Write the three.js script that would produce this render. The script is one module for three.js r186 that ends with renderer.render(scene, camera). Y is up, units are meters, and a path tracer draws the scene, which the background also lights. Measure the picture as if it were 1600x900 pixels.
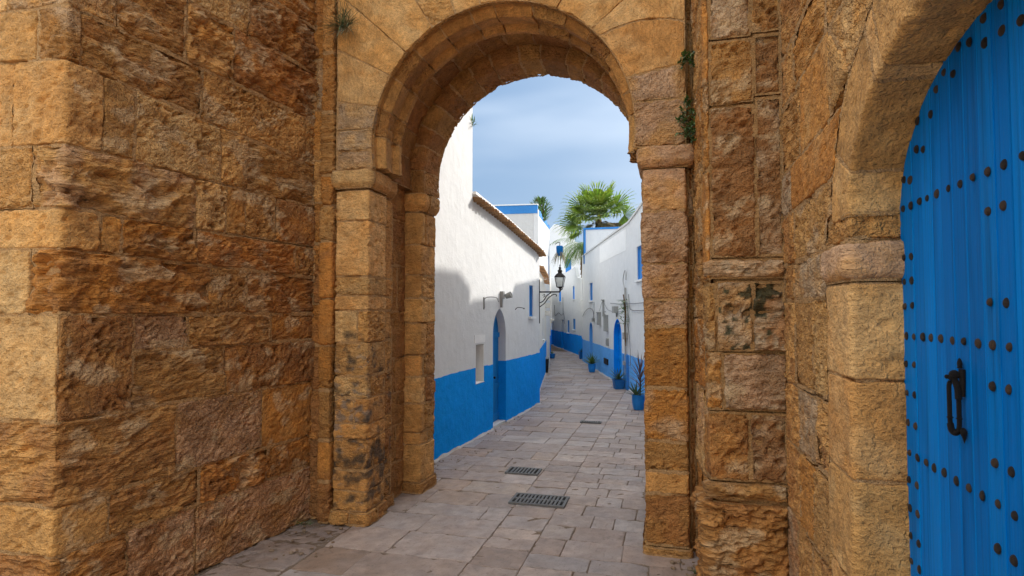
import * as THREE from 'three';
import { mergeGeometries, mergeVertices } from 'three/addons/utils/BufferGeometryUtils.js';
import { createNoise3D } from 'simplex-noise';

// ------------------------------------------------------------------ camera, sky, sun, exposure
const scene = new THREE.Scene();
const camera = new THREE.PerspectiveCamera(50.69, 16 / 9, 0.05, 600);
camera.position.set(0, 1.6, 0);
camera.rotation.order = 'YXZ';
camera.rotation.set(0.038928, 0.257137, 0);
const renderer = new THREE.WebGLRenderer({ antialias: true });
renderer.toneMapping = THREE.LinearToneMapping;
renderer.toneMappingExposure = 2.2;
renderer.shadowMap.enabled = true;

const SUN = new THREE.Vector3(Math.cos(0.873), 0.567, -Math.sin(0.873)).normalize();
const sun = new THREE.DirectionalLight(new THREE.Color(1.0, 0.95, 0.88), 2.0);
sun.position.copy(SUN).multiplyScalar(40).add(new THREE.Vector3(-2, 0, -10));
sun.target.position.set(-2, 0, -10);
sun.castShadow = true;
sun.shadow.radius = 2.4;
Object.assign(sun.shadow.camera, { left: -25, right: 25, top: 25, bottom: -25, near: 1, far: 120 });
scene.add(sun, sun.target);

function mulberry(a) { return () => { a |= 0; a = a + 0x6D2B79F5 | 0; let t = Math.imul(a ^ a >>> 15, 1 | a); t = t + Math.imul(t ^ t >>> 7, 61 | t) ^ t; return ((t ^ t >>> 14) >>> 0) / 4294967296; }; }
const noise3 = createNoise3D(mulberry(77));
const rnd = mulberry(4242);
const clamp = (x, a = 0, b = 1) => Math.min(b, Math.max(a, x));
const lerp = (a, b, t) => a + (b - a) * t;
const sstep = (a, b, x) => { const t = clamp((x - a) / (b - a)); return t * t * (3 - 2 * t); };
const fbm = (x, y, z, o = 4) => { let a = 0.5, s = 0; for (let i = 0; i < o; i++) { s += a * noise3(x, y, z); x *= 2.03; y *= 2.03; z *= 2.03; a *= 0.5; } return s; };

function makeSky() {
  const W = 1024, H = 512, data = new Float32Array(W * H * 4), GAIN = 1.0;
  for (let j = 0; j < H; j++) {
    const el = ((j + 0.5) / H - 0.5) * Math.PI, y = Math.sin(el);
    for (let i = 0; i < W; i++) {
      const az = ((i + 0.5) / W - 0.5) * 2 * Math.PI, x = Math.cos(az) * Math.cos(el), z = Math.sin(az) * Math.cos(el);
      let r, g, b;
      if (y > 0) {
        const k = Math.pow(1 - y, 3.2);
        r = lerp(0.10, 0.19, k); g = lerp(0.18, 0.268, k); b = lerp(0.31, 0.36, k);
        const c = Math.max(0, x * SUN.x + y * SUN.y + z * SUN.z), glow = 0.9 * Math.pow(c, 7) + 2.4 * Math.pow(c, 24);
        r += glow; g += glow * 0.96; b += glow * 0.88;
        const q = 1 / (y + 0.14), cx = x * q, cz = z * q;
        const cl = sstep(-0.45, 0.60, fbm(cx * 0.55 + 3, cz * 1.7, 4.2, 5) + 0.45 * fbm(cx * 0.3 + 21, cz * 0.3, 9, 3)) * (0.08 + 0.78 * sstep(0.22, 0.75, y)), cv = lerp(0.75, 1.95, sstep(0.15, 0.7, y));  // cloud veil thickened and brightened overhead, out of view, as added fill light
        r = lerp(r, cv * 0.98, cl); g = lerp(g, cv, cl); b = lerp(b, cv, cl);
      } else { r = 0.30; g = 0.27; b = 0.22; }
      const o = (j * W + i) * 4;
      data[o] = r * GAIN; data[o + 1] = g * GAIN; data[o + 2] = b * GAIN; data[o + 3] = 1;
    }
  }
  const t = new THREE.DataTexture(data, W, H, THREE.RGBAFormat, THREE.FloatType);
  t.mapping = THREE.EquirectangularReflectionMapping; t.magFilter = THREE.LinearFilter; t.needsUpdate = true;
  return t;
}
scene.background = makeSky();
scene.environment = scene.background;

// ------------------------------------------------------------------ textures
function pnoise(seed) {                     // gradient noise that repeats every n cells
  const P = new Uint16Array(512), r = mulberry(seed), p = [...Array(256).keys()];
  for (let i = 255; i > 0; i--) { const j = Math.floor(r() * (i + 1)); [p[i], p[j]] = [p[j], p[i]]; }
  for (let i = 0; i < 512; i++) P[i] = p[i & 255];
  const gx = [], gy = []; for (let i = 0; i < 256; i++) { const a = r() * Math.PI * 2; gx.push(Math.cos(a)); gy.push(Math.sin(a)); }
  return (x, y, nx, ny = nx) => {
    const ix = Math.floor(x), iy = Math.floor(y), fx = x - ix, fy = y - iy;
    const x0 = ((ix % nx) + nx) % nx, x1 = (x0 + 1) % nx, y0 = ((iy % ny) + ny) % ny, y1 = (y0 + 1) % ny;
    const h = (a, b) => P[P[a & 255] + (b & 255)];
    const u = fx * fx * fx * (fx * (fx * 6 - 15) + 10), v = fy * fy * fy * (fy * (fy * 6 - 15) + 10);
    const d = (hh, dx, dy) => gx[hh] * dx + gy[hh] * dy;
    return 1.5 * lerp(lerp(d(h(x0, y0), fx, fy), d(h(x1, y0), fx - 1, fy), u), lerp(d(h(x0, y1), fx, fy - 1), d(h(x1, y1), fx - 1, fy - 1), u), v);
  };
}
function texPair(N, fn) {                   // fn(u, v) -> [r, g, b linear, height, roughness]
  const c = new Uint8Array(N * N * 4), h = new Uint8Array(N * N * 4);
  const enc = (x) => { x = clamp(x); return 255 * (x <= 0.0031308 ? 12.92 * x : 1.055 * Math.pow(x, 1 / 2.4) - 0.055); };
  for (let j = 0; j < N; j++) for (let i = 0; i < N; i++) {
    const [r, g, b, e, ro] = fn(i / N, j / N), o = (j * N + i) * 4;
    c[o] = enc(r); c[o + 1] = enc(g); c[o + 2] = enc(b); c[o + 3] = 255;
    h[o] = 255 * clamp(e); h[o + 1] = 255 * clamp(ro); h[o + 2] = 0; h[o + 3] = 255;
  }
  const mk = (d, s) => { const t = new THREE.DataTexture(d, N, N); t.wrapS = t.wrapT = THREE.RepeatWrapping; t.magFilter = THREE.LinearFilter; t.minFilter = THREE.LinearMipmapLinearFilter; t.generateMipmaps = true; if (s) t.colorSpace = THREE.SRGBColorSpace; t.needsUpdate = true; return t; };
  return [mk(c, true), mk(h, false)];
}
const rep = (t, s) => { const k = t.clone(); k.repeat.set(1 / s, 1 / s); k.needsUpdate = true; return k; };
const n1 = pnoise(1), n2 = pnoise(2), n3 = pnoise(3);
const oct = (n, u, v, f, o, fy = f) => { let s = 0, a = 1, t = 0; for (let i = 0; i < o; i++) { s += a * n(u * f, v * fy, f, fy); t += a; a *= 0.55; f *= 2; fy *= 2; } return s / t; };

function stoneTex(kind) {
  return texPair(1024, (u, v) => {
    const big = oct(n1, u, v, 4, 3), mid = oct(n2, u, v, 10, 3, 18), fine = oct(n3, u, v, 60, 2, 84), g = n1(u * 200, v * 200, 200), grit = oct(n1, u, v, 22, 2, 40);
    let e = 0.5 + 0.12 * big + 0.18 * mid + 0.26 * grit + 0.16 * fine + 0.08 * g, tone = 1 + 0.16 * big + 0.18 * mid + 0.26 * grit + 0.24 * fine + 0.18 * g, warm = 0.5 + 0.5 * oct(n3, u, v, 6, 2);
    if (kind === 1) {                       // pitted
      const pit = sstep(0.12, 0.42, n2(u * 30, v * 34, 30, 34)) + 0.7 * sstep(0.15, 0.4, n3(u * 64, v * 64, 64));
      e -= 0.30 * pit;
    }
    if (kind === 2) {                       // bedded in thin layers
      const w = v * 26 + 0.9 * oct(n1, u, v, 5, 3), l = oct(n2, u, v, 5, 3, 44), l2 = n3(u * 9, w, 9, 26 * 1);
      e += 0.34 * l + 0.0 * l2; tone += 0.16 * l; e -= 0.28 * sstep(0.10, 0.4, n1(u * 10, v * 60, 10, 60));
    }
    if (kind === 0) e -= 0.22 * sstep(0.22, 0.5, n2(u * 44, v * 40, 44, 40));
    const sp = sstep(0.42, 0.6, n3(u * 120, v * 120, 120));
    tone *= 1 - 0.42 * sp;
    tone *= 0.85;
    return [tone * lerp(0.98, 1.03, warm), tone * lerp(1.02, 0.95, warm), tone * lerp(1.10, 0.82, warm), e, 0.9];
  });
}
const ST = [stoneTex(0), stoneTex(1), stoneTex(2)];
const plasterTex = texPair(1024, (u, v) => {
  const big = oct(n1, u, v, 3, 4), mid = oct(n2, u, v, 12, 3), fine = oct(n3, u, v, 90, 2), str = oct(n2, u, v, 18, 2, 5);
  const patch = sstep(0.18, 0.3, oct(n3, u, v, 5, 4));
  const t = 0.955 + 0.045 * big + 0.03 * mid + 0.02 * fine - 0.035 * sstep(0.15, 0.5, str) - 0.02 * patch;
  return [t, t * 0.998, t * 0.99, 0.5 + 0.28 * big + 0.20 * mid + 0.05 * fine + 0.06 * patch, 0.85];
});
const paintTex = texPair(1024, (u, v) => {
  const big = oct(n2, u, v, 3, 4), mid = oct(n1, u, v, 14, 3), fine = oct(n3, u, v, 90, 2);
  const scuff = sstep(0.26, 0.42, oct(n1, u, v, 22, 3)) * 0.55 + sstep(0.40, 0.55, n3(u * 64, v * 40, 64, 40)) * 0.8;
  const t = 0.90 + 0.12 * big + 0.07 * mid + 0.05 * fine;
  return [lerp(t, 1.0, scuff * 0.3) + scuff * 0.08, lerp(t, 1.25, scuff * 0.45), lerp(t, 1.0, scuff * 0.3), 0.5 + 0.28 * big + 0.20 * mid + 0.06 * fine, 0.7];
});
const woodTex = texPair(1024, (u, v) => {
  const gr = oct(n1, u, v, 60, 3, 3), gr2 = oct(n2, u, v, 160, 2, 6), mid = oct(n3, u, v, 8, 3, 3);
  const worn = sstep(0.30, 0.5, oct(n2, u, v, 36, 3, 4)), drip = sstep(0.2, 0.55, oct(n3, u, v, 22, 2, 2));
  const t = 0.80 + 0.13 * mid + 0.10 * gr + 0.08 * gr2 - 0.14 * drip;
  return [t + 0.02 + worn * 0.12, t + worn * 0.14, t + worn * 0.1, 0.55 + 0.22 * gr + 0.14 * gr2 - 0.12 * worn, 0.42 + 0.2 * worn];
});
const doorTex = texPair(1024, (u, v) => {
  const c = Math.floor(u * 8), x = u * 8 - c, e = Math.min(x, 1 - x), tone = 0.92 + 0.10 * Math.sin(c * 2.4), gr = oct(n1, u, v, 96, 3, 4), gr2 = oct(n2, u, v, 220, 2, 8), mid = oct(n3, u, v, 16, 3, 4), big = oct(n2, u, v, 8, 3, 3);
  const worn = sstep(0.075, 0.02, e + 0.05 * oct(n1, u, v, 16, 3, 24)) * sstep(-0.25, 0.25, oct(n3, u, v, 8, 3, 9)), chip = sstep(0.46, 0.56, oct(n3, u, v, 64, 3, 26)), dark = sstep(0.10, 0.45, oct(n2, u, v, 40, 3, 3)) * 0.5, top = sstep(0.05, 0.5, big) * 0.22;
  let t = tone * (0.86 + 0.12 * mid + 0.09 * gr + 0.08 * gr2) * (1 - 0.42 * dark) * (1 - top), w = Math.max(worn * 0.5, chip * 0.45);
  return [t * 0.6 + w * 0.30, lerp(t, 1.0, w * 0.7), lerp(t, 1.0, w * 0.25), 0.55 + 0.20 * gr + 0.14 * gr2 + 0.06 * mid - 0.22 * worn - 0.15 * chip, 0.55 + 0.25 * w + 0.1 * mid];
});
const paveTex = texPair(1024, (u, v) => {
  const big = oct(n3, u, v, 3, 4), mid = oct(n1, u, v, 12, 3), fine = oct(n2, u, v, 80, 2), vein = 1 - Math.abs(oct(n3, u, v, 6, 3)) * 5;
  const pit = sstep(0.36, 0.55, n1(u * 26, v * 26, 26)) * 0.6 + sstep(0.42, 0.6, n2(u * 60, v * 60, 60));
  let t = 0.82 + 0.13 * big + 0.10 * mid + 0.07 * fine + 0.05 * Math.max(0, vein);
  t *= 1 - 0.16 * pit;
  const w = oct(n2, u, v, 4, 2);
  return [t * (1.0 + 0.05 * w), t, t * (1 - 0.06 * w), 0.55 + 0.22 * big + 0.22 * mid + 0.12 * fine - 0.3 * pit, 0.55 + 0.16 * mid + 0.1 * pit];
});

// ------------------------------------------------------------------ materials
const M = {};
M.stone = ST.map(([c, h], k) => new THREE.MeshStandardMaterial({ name: 'stone' + k, color: 0xffffff, vertexColors: true, map: c, bumpMap: h, bumpScale: [0.013, 0.020, 0.022][k], roughness: 0.95 }));
M.stone.push(M.stone[0].clone()); M.stone[3].bumpScale = 0.011;
const mat = (o, t, size, bump) => new THREE.MeshPhysicalMaterial({ specularIntensity: 0.45, ...o, ...(t ? { map: rep(t[0], size), bumpMap: rep(t[1], size), bumpScale: bump } : {}) });
const C = (r, g, b) => new THREE.Color().setRGB(r, g, b);
M.mortar = mat({ color: C(0.60, 0.355, 0.16), roughness: 1 }, ST[1], 0.5, 0.01);
M.core = mat({ color: C(0.45, 0.26, 0.11), roughness: 1 }, ST[0], 0.8, 0.012);
M.white = mat({ color: C(0.76, 0.765, 0.765), roughness: 0.9 }, plasterTex, 1.7, 0.013);
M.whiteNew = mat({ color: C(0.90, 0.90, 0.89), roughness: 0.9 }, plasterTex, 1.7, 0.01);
M.cream = mat({ color: C(0.80, 0.77, 0.70), roughness: 0.9 }, plasterTex, 1.3, 0.02);
M.fillet = mat({ color: C(0.52, 0.50, 0.47), roughness: 1 }, plasterTex, 0.6, 0.015);
M.creamLime = mat({ color: C(0.84, 0.77, 0.64), roughness: 0.9 }, plasterTex, 1.7, 0.02);
M.grey = mat({ color: C(0.66, 0.66, 0.65), roughness: 0.95 }, plasterTex, 1.1, 0.03);
M.blue = mat({ color: C(0.003, 0.32, 0.95), roughness: 0.9, specularIntensity: 0.2 }, paintTex, 1.5, 0.02);
M.paleBlue = mat({ color: C(0.15, 0.47, 0.97), roughness: 0.9, specularIntensity: 0.2 }, paintTex, 1.5, 0.02);
M.trimBlue = mat({ color: C(0.05, 0.26, 0.66), roughness: 0.6 }, paintTex, 0.9, 0.01);
M.doorBlue = mat({ color: C(0.005, 0.24, 0.66), roughness: 0.6 }, woodTex, 0.8, 0.004);
M.bigDoor = [0, 1, 2, 3].map((i) => new THREE.MeshPhysicalMaterial({ specularIntensity: 0.12, color: C(0.001, 0.20 + i * 0.014, 0.64 + i * 0.03), roughness: 0.95, map: doorTex[0], bumpMap: doorTex[1], roughnessMap: doorTex[1], bumpScale: 0.004 }));
M.studA = mat({ color: C(0.15, 0.095, 0.065), roughness: 0.65, metalness: 0.2 }, ST[1], 0.1, 0.003);
M.studB = mat({ color: C(0.085, 0.062, 0.05), roughness: 0.55, metalness: 0.3 }, ST[1], 0.1, 0.003);
M.iron = mat({ color: C(0.032, 0.026, 0.024), roughness: 0.55, metalness: 0.35 }, ST[1], 0.12, 0.002);
M.rustIron = mat({ color: C(0.085, 0.05, 0.035), roughness: 0.6, metalness: 0.4 }, ST[1], 0.1, 0.003);
M.grate = mat({ color: C(0.20, 0.20, 0.20), roughness: 0.6, metalness: 0.2 }, ST[1], 0.15, 0.001);
M.dark = new THREE.MeshStandardMaterial({ color: C(0.012, 0.011, 0.01), roughness: 1 });
M.tile = mat({ color: C(0.54, 0.34, 0.18), roughness: 0.9, vertexColors: true }, ST[0], 0.3, 0.006);
M.brick = mat({ color: C(0.40, 0.25, 0.14), roughness: 0.9 }, ST[1], 0.3, 0.006);
M.pot = mat({ color: C(0.02, 0.25, 0.68), roughness: 0.4 }, paintTex, 0.4, 0.003);
M.potDark = mat({ color: C(0.02, 0.17, 0.46), roughness: 0.5 }, paintTex, 0.4, 0.003);
M.soil = mat({ color: C(0.05, 0.035, 0.025), roughness: 1 }, ST[1], 0.2, 0.01);
M.pave = mat({ color: C(0.465, 0.385, 0.335), roughness: 0.58, specularIntensity: 0.8, vertexColors: true }, paveTex, 0.9, 0.006);
M.paveBed = mat({ color: C(0.27, 0.20, 0.145), roughness: 1 }, ST[1], 0.6, 0.01);
M.earth = mat({ color: C(0.60, 0.52, 0.41), roughness: 1 }, paveTex, 3, 0.01);
M.glass = new THREE.MeshPhysicalMaterial({ color: C(0.9, 0.92, 0.9), roughness: 0.55, transmission: 0.75, thickness: 0 });
M.pipe = mat({ color: C(0.42, 0.42, 0.42), roughness: 0.6 }, plasterTex, 0.4, 0.003);
M.cable = new THREE.MeshStandardMaterial({ color: C(0.10, 0.10, 0.11), roughness: 0.7 });
M.box = mat({ color: C(0.33, 0.34, 0.33), roughness: 0.6 }, plasterTex, 0.3, 0.004);
const leafMat = (r, g, b, t = 0.35) => new THREE.MeshPhysicalMaterial({ color: C(r, g, b), roughness: 0.85, transmission: t, thickness: 0, side: THREE.DoubleSide, vertexColors: true });
M.leaf = leafMat(0.09, 0.17, 0.03);
M.palm = leafMat(0.25, 0.37, 0.028, 0.4);
M.palmDark = leafMat(0.13, 0.23, 0.04);
M.dry = leafMat(0.26, 0.20, 0.09, 0.2);
M.yucca = leafMat(0.07, 0.13, 0.045, 0.2);
M.purple = leafMat(0.15, 0.075, 0.065, 0.15);
M.bark = mat({ color: C(0.24, 0.15, 0.07), roughness: 1 }, ST[2], 0.4, 0.012);
M.rubble = mat({ color: C(0.40, 0.29, 0.20), roughness: 1 }, ST[1], 0.3, 0.01);
M.blueCloth = mat({ color: C(0.006, 0.13, 0.38), roughness: 0.9 }, paintTex, 0.3, 0.008);

// ------------------------------------------------------------------ object helpers
const used = new Map();
function numbered(n) { const k = used.get(n) ?? 0; used.set(n, k + 1); return k ? n + '_' + String(k).padStart(3, '0') : n; }
function tag(o, label, category, group, kind) { if (label) o.userData.label = label; if (category) o.userData.category = category; if (group) o.userData.group = group; if (kind) o.userData.kind = kind; return o; }
function thing(name, label, category, [x, y, z] = [0, 0, 0], turn = 0, group) {
  const o = new THREE.Group(); o.name = numbered(name); o.position.set(x, y, z); o.rotation.y = turn; scene.add(o); return tag(o, label, category, group);
}
function part(name, geo, m, parent, label) {
  const o = new THREE.Mesh(Array.isArray(geo) ? merged(geo) : geo, m); o.name = name; o.castShadow = o.receiveShadow = true; parent.add(o); if (label) o.userData.label = label; return o;
}
function struct(name, geo, m) { const o = part(name, geo, m, scene); o.userData.kind = 'structure'; return o; }
function merged(list) {
  const l = list.map((g) => { const k = g.index ? g.toNonIndexed() : g.clone(); for (const a of Object.keys(k.attributes)) if (!['position', 'normal', 'uv', 'color'].includes(a)) k.deleteAttribute(a); return k; });
  const col = l.some((g) => g.attributes.color);
  for (const g of l) {
    if (!g.attributes.uv) g.setAttribute('uv', new THREE.BufferAttribute(new Float32Array(g.attributes.position.count * 2), 2));
    if (!g.attributes.normal) g.computeVertexNormals();
    if (col && !g.attributes.color) g.setAttribute('color', new THREE.BufferAttribute(new Float32Array(g.attributes.position.count * 3).fill(1), 3));
  }
  return mergeGeometries(l);
}
function tint(g, fn) {                      // vertex colours from position
  const p = g.attributes.position, c = new Float32Array(p.count * 3);
  for (let i = 0; i < p.count; i++) { const k = fn(p.getX(i), p.getY(i), p.getZ(i)); c[i * 3] = k[0]; c[i * 3 + 1] = k[1]; c[i * 3 + 2] = k[2]; }
  g.setAttribute('color', new THREE.BufferAttribute(c, 3)); return g;
}
function boxUV(g) {                         // uv in metres on the three main planes
  if (g.index) g = g.toNonIndexed();
  const p = g.attributes.position, n = g.attributes.normal, uv = new Float32Array(p.count * 2);
  for (let i = 0; i < p.count; i++) {
    const ax = Math.abs(n.getX(i)), ay = Math.abs(n.getY(i)), az = Math.abs(n.getZ(i)), x = p.getX(i), y = p.getY(i), z = p.getZ(i);
    const [a, b] = ay > ax && ay > az ? [x, z] : ax > az ? [z, y] : [x, y];
    uv[i * 2] = a; uv[i * 2 + 1] = b;
  }
  g.setAttribute('uv', new THREE.BufferAttribute(uv, 2)); return g;
}
function bx(x0, x1, y0, y1, z0, z1) {
  const g = new THREE.BoxGeometry(Math.abs(x1 - x0), Math.abs(y1 - y0), Math.abs(z1 - z0)); g.translate((x0 + x1) / 2, (y0 + y1) / 2, (z0 + z1) / 2); return boxUV(g);
}
const V = (x, y, z) => new THREE.Vector3(x, y, z);
function tube(pts, r, seg = 24, rad = 7, curved = true) {
  const v = pts.map((p) => V(...p)); let c;
  if (curved) c = new THREE.CatmullRomCurve3(v); else { c = new THREE.CurvePath(); for (let i = 0; i + 1 < v.length; i++) c.add(new THREE.LineCurve3(v[i], v[i + 1])); }
  return new THREE.TubeGeometry(c, seg, r, rad, false);
}
function lathe(pts, seg = 20) { return new THREE.LatheGeometry(pts.map(([r, y]) => new THREE.Vector2(r, y)), seg); }

// ------------------------------------------------------------------ masonry
// a path in the plane with rounded corners: at(s) gives the point and the normal to its left
class Path {
  constructor(pts, radius = 0.015) {
    this.P = []; let s = 0;
    const push = (x, y, nx, ny) => { const q = this.P[this.P.length - 1]; if (q) s += Math.hypot(x - q[1], y - q[2]); this.P.push([s, x, y, nx, ny]); };
    const n = pts.length, dir = []; for (let i = 0; i + 1 < n; i++) { const dx = pts[i + 1][0] - pts[i][0], dy = pts[i + 1][1] - pts[i][1], l = Math.hypot(dx, dy); dir.push([dx / l, dy / l, l]); }
    const nor = (d) => [-d[1], d[0]];
    push(...pts[0], ...nor(dir[0]));
    for (let i = 1; i + 1 < n; i++) {
      const a = dir[i - 1], b = dir[i], r = Math.min(radius, a[2] * 0.45, b[2] * 0.45), na = nor(a), nb = nor(b), p = pts[i];
      for (let k = 0; k <= 4; k++) {
        const t = k / 4, u = (1 - t) * (1 - t), v = 2 * t * (1 - t), w = t * t;
        let mx = lerp(na[0], nb[0], t), my = lerp(na[1], nb[1], t); const l = Math.hypot(mx, my); mx /= l; my /= l;
        push(u * (p[0] - a[0] * r) + v * p[0] + w * (p[0] + b[0] * r), u * (p[1] - a[1] * r) + v * p[1] + w * (p[1] + b[1] * r), mx, my);
      }
    }
    push(...pts[n - 1], ...nor(dir[n - 2]));
    this.len = s;
    this.corner = pts.map((p) => { let best = 0, bd = 9; for (const q of this.P) { const d = Math.hypot(q[1] - p[0], q[2] - p[1]); if (d < bd) { bd = d; best = q[0]; } } return best; });
  }
  at(s) {
    const P = this.P; let i = 1; while (i < P.length - 1 && P[i][0] < s) i++;
    const a = P[i - 1], b = P[i], t = (s - a[0]) / Math.max(1e-9, b[0] - a[0]), k = clamp(t);
    let nx = lerp(a[3], b[3], k), ny = lerp(a[4], b[4], k); const l = Math.hypot(nx, ny) || 1;
    return [lerp(a[1], b[1], t), lerp(a[2], b[2], t), nx / l, ny / l];
  }
}
// surfaces: f(s, t) -> [x, y, z, nx, ny, nz]
const wallSurf = (path, off) => (s, t) => { const [x, z, nx, nz] = path.at(s), o = off ? off(t) : 0; return [x + nx * o, t, z + nz * o, nx, 0, nz]; };
const flip = (f) => (s, t) => { const q = f(s, t); return [q[0], q[1], q[2], -q[3], -q[4], -q[5]]; };
// an arch seen along an axis: curve(a) -> [h, y, mh, my] (point and outward direction), profile path in (radial offset, depth)
const sweepXY = (curve, path, sign = 1) => (a, t) => { const [h, y, mh, my] = curve(a), [ro, d, nr, nd] = path.at(t); return [h + mh * ro, y + my * ro, d, mh * nr * sign, my * nr * sign, nd * sign]; };
const sweepZY = (curve, path, sign = 1) => (a, t) => { const [h, y, mh, my] = curve(a), [ro, d, nr, nd] = path.at(t); return [d, y + my * ro, h + mh * ro, nd * sign, my * nr * sign, mh * nr * sign]; };

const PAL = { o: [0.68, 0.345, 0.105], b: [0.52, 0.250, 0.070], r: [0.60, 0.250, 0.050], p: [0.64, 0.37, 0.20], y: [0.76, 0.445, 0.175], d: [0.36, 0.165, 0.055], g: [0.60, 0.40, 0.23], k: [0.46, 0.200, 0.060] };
function cells(x, y, z) {                   // distance to the nearest of scattered points, one per unit cell
  const ix = Math.floor(x), iy = Math.floor(y), iz = Math.floor(z); let best = 9;
  for (let a = -1; a <= 1; a++) for (let b = -1; b <= 1; b++) for (let c = -1; c <= 1; c++) {
    let h = Math.imul(ix + a, 374761393) ^ Math.imul(iy + b, 668265263) ^ Math.imul(iz + c, 2147483647 ^ 0x5bd1e995); h = Math.imul(h ^ h >>> 13, 1274126177); h ^= h >>> 16;
    const px = ix + a + (h & 255) / 255, py = iy + b + (h >>> 8 & 255) / 255, pz = iz + c + (h >>> 16 & 255) / 255, d = (px - x) ** 2 + (py - y) ** 2 + (pz - z) ** 2; if (d < best) best = d;
  }
  return Math.sqrt(best);
}
const ledge = (v) => { const f = Math.floor(v), t = v - f; return f + sstep(0.72, 1, t) + 0.18 * t; };
const relief = {
  D: (x, y, z) => 0.0022 * noise3(x * 4, y * 4, z * 4) + 0.0012 * noise3(x * 16, y * 20, z * 16) + 0.0010 * noise3(x * 42, y * 52, z * 42) - 0.006 * sstep(0.62, 0.9, noise3(x * 8, y * 10, z * 8 + 9)),
  S: (x, y, z) => 0.0030 * noise3(x * 4, y * 4, z * 4) + 0.0020 * noise3(x * 14, y * 19, z * 14) + 0.0018 * noise3(x * 40, y * 54, z * 40) - 0.011 * sstep(0.55, 0.85, noise3(x * 9, y * 12, z * 9 + 9)) - 0.006 * sstep(0.5, 0.8, noise3(x * 22, y * 34, z * 22)),
  R: (x, y, z) => { const m = sstep(-0.2, 0.3, fbm(x * 2.5 + 6, y * 2.5, z * 2.5, 2)); return 0.007 * fbm(x * 3.5, y * 5, z * 3.5, 2) + (0.003 + 0.009 * m) * fbm(x * 13, y * 24, z * 13, 3) + 0.004 * noise3(x * 42, y * 60, z * 42) - 0.018 * m * sstep(0.40, 0.7, noise3(x * 11, y * 19, z * 11)) - 0.010 * Math.pow(1 - Math.abs(noise3(x * 2.6, y * 8, z * 2.6 + 4)), 14); },
  P: (x, y, z) => { const m = sstep(-0.25, 0.35, fbm(x * 3, y * 3, z * 3 + 2, 2)), c = cells(x * 20, y * 23, z * 20), c2 = cells(x * 9, y * 10, z * 9); return 0.008 * fbm(x * 6, y * 6, z * 6, 3) - 0.026 * m * sstep(0.55, 0.18, c) - 0.034 * m * sstep(0.42, 0.10, c2) + 0.006 * fbm(x * 30, y * 34, z * 30, 2) + 0.008; },
  T: (x, y, z) => { const w = y * 7 + 0.9 * fbm(x * 1.6, y * 2.2, z * 1.6, 3), v = 2.6 * fbm(x * 1.7, w, z * 1.7, 3); return 0.0085 * ledge(v) - 0.016 * Math.pow(1 - Math.abs(noise3(x * 2, w * 1.6, z * 2 + 5)), 8) + 0.008 * fbm(x * 16, y * 30, z * 16, 3) + 0.003 * noise3(x * 50, y * 70, z * 50); },
  E: (x, y, z) => { const w = y * 6 + 1.3 * fbm(x * 2.1, y * 2.1, z * 2.1, 3), v = 3.2 * fbm(x * 2.4, w, z * 2.4, 4), hole = sstep(0.10, 0.42, fbm(x * 3.1, y * 7, z * 3.1 + 7, 4)), c = cells(x * 15, y * 24, z * 15); return 0.011 * ledge(v) - 0.036 * hole - 0.016 * sstep(0.5, 0.2, c) * sstep(-0.1, 0.3, noise3(x * 3, y * 4, z * 3 + 8)) + 0.012 * fbm(x * 14, y * 24, z * 14, 3) + 0.012; },
};
const KTEX = { D: 3, S: 0, R: 1, P: 1, T: 2, E: 2 };
let stoneCount = 0;
const joints = new Map();                   // pointing between the stones of one wall, gathered stone by stone
function pointing(parent, at, A, B, Ls, Lt) {
  if (!joints.has(parent)) joints.set(parent, { p: [], n: [], uv: [], i: [] });
  const J = joints.get(parent), ea = Math.min(0.016 / Ls, 0.4), eb = Math.min(0.016 / Lt, 0.4), ring = [];
  for (const a of A) ring.push([a, 0]); for (const b of B.slice(1)) ring.push([1, b]); for (const a of [...A].reverse().slice(1)) ring.push([a, 1]); for (const b of [...B].reverse().slice(1)) ring.push([0, b]);
  const s0 = J.p.length / 3;
  for (const [a, b] of ring) for (const k of [0, 1]) {
    const P = at(k ? clamp(a, ea, 1 - ea) : a, k ? clamp(b, eb, 1 - eb) : b), m = fbm(P[0] * 3.3 + 40, P[1] * 3.3, P[2] * 3.3, 3), r = -0.0010 - 0.019 * sstep(0.06, 0.34, m) + 0.0040 * noise3(P[0] * 30, P[1] * 30, P[2] * 30) - 0.008 * k;
    J.p.push(P[0] + P[3] * r, P[1] + P[4] * r, P[2] + P[5] * r); J.n.push(P[3], P[4], P[5]); J.uv.push(P[0] + P[2], P[1]);
  }
  for (let i = 0; i + 1 < ring.length; i++) { const q = s0 + i * 2; J.i.push(q, q + 2, q + 3, q, q + 3, q + 1); }
}
function point(parent, m = M.mortar) {
  const J = joints.get(parent); if (!J) return; const g = new THREE.BufferGeometry();
  g.setAttribute('position', new THREE.Float32BufferAttribute(J.p, 3)); g.setAttribute('normal', new THREE.Float32BufferAttribute(J.n, 3)); g.setAttribute('uv', new THREE.Float32BufferAttribute(J.uv, 2)); g.setIndex(J.i);
  for (let i = 0; i < J.i.length; i += 3) { const [a, b, c] = [J.i[i], J.i[i + 1], J.i[i + 2]].map((k) => V(J.p[k * 3], J.p[k * 3 + 1], J.p[k * 3 + 2])); if (b.sub(a).cross(c.sub(a)).dot(V(J.n[J.i[i] * 3], J.n[J.i[i] * 3 + 1], J.n[J.i[i] * 3 + 2])) < 0) { const t = J.i[i]; J.i[i] = J.i[i + 1]; J.i[i + 1] = t; } }
  g.setIndex(J.i); part('pointing', g, m, parent);
}
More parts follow.
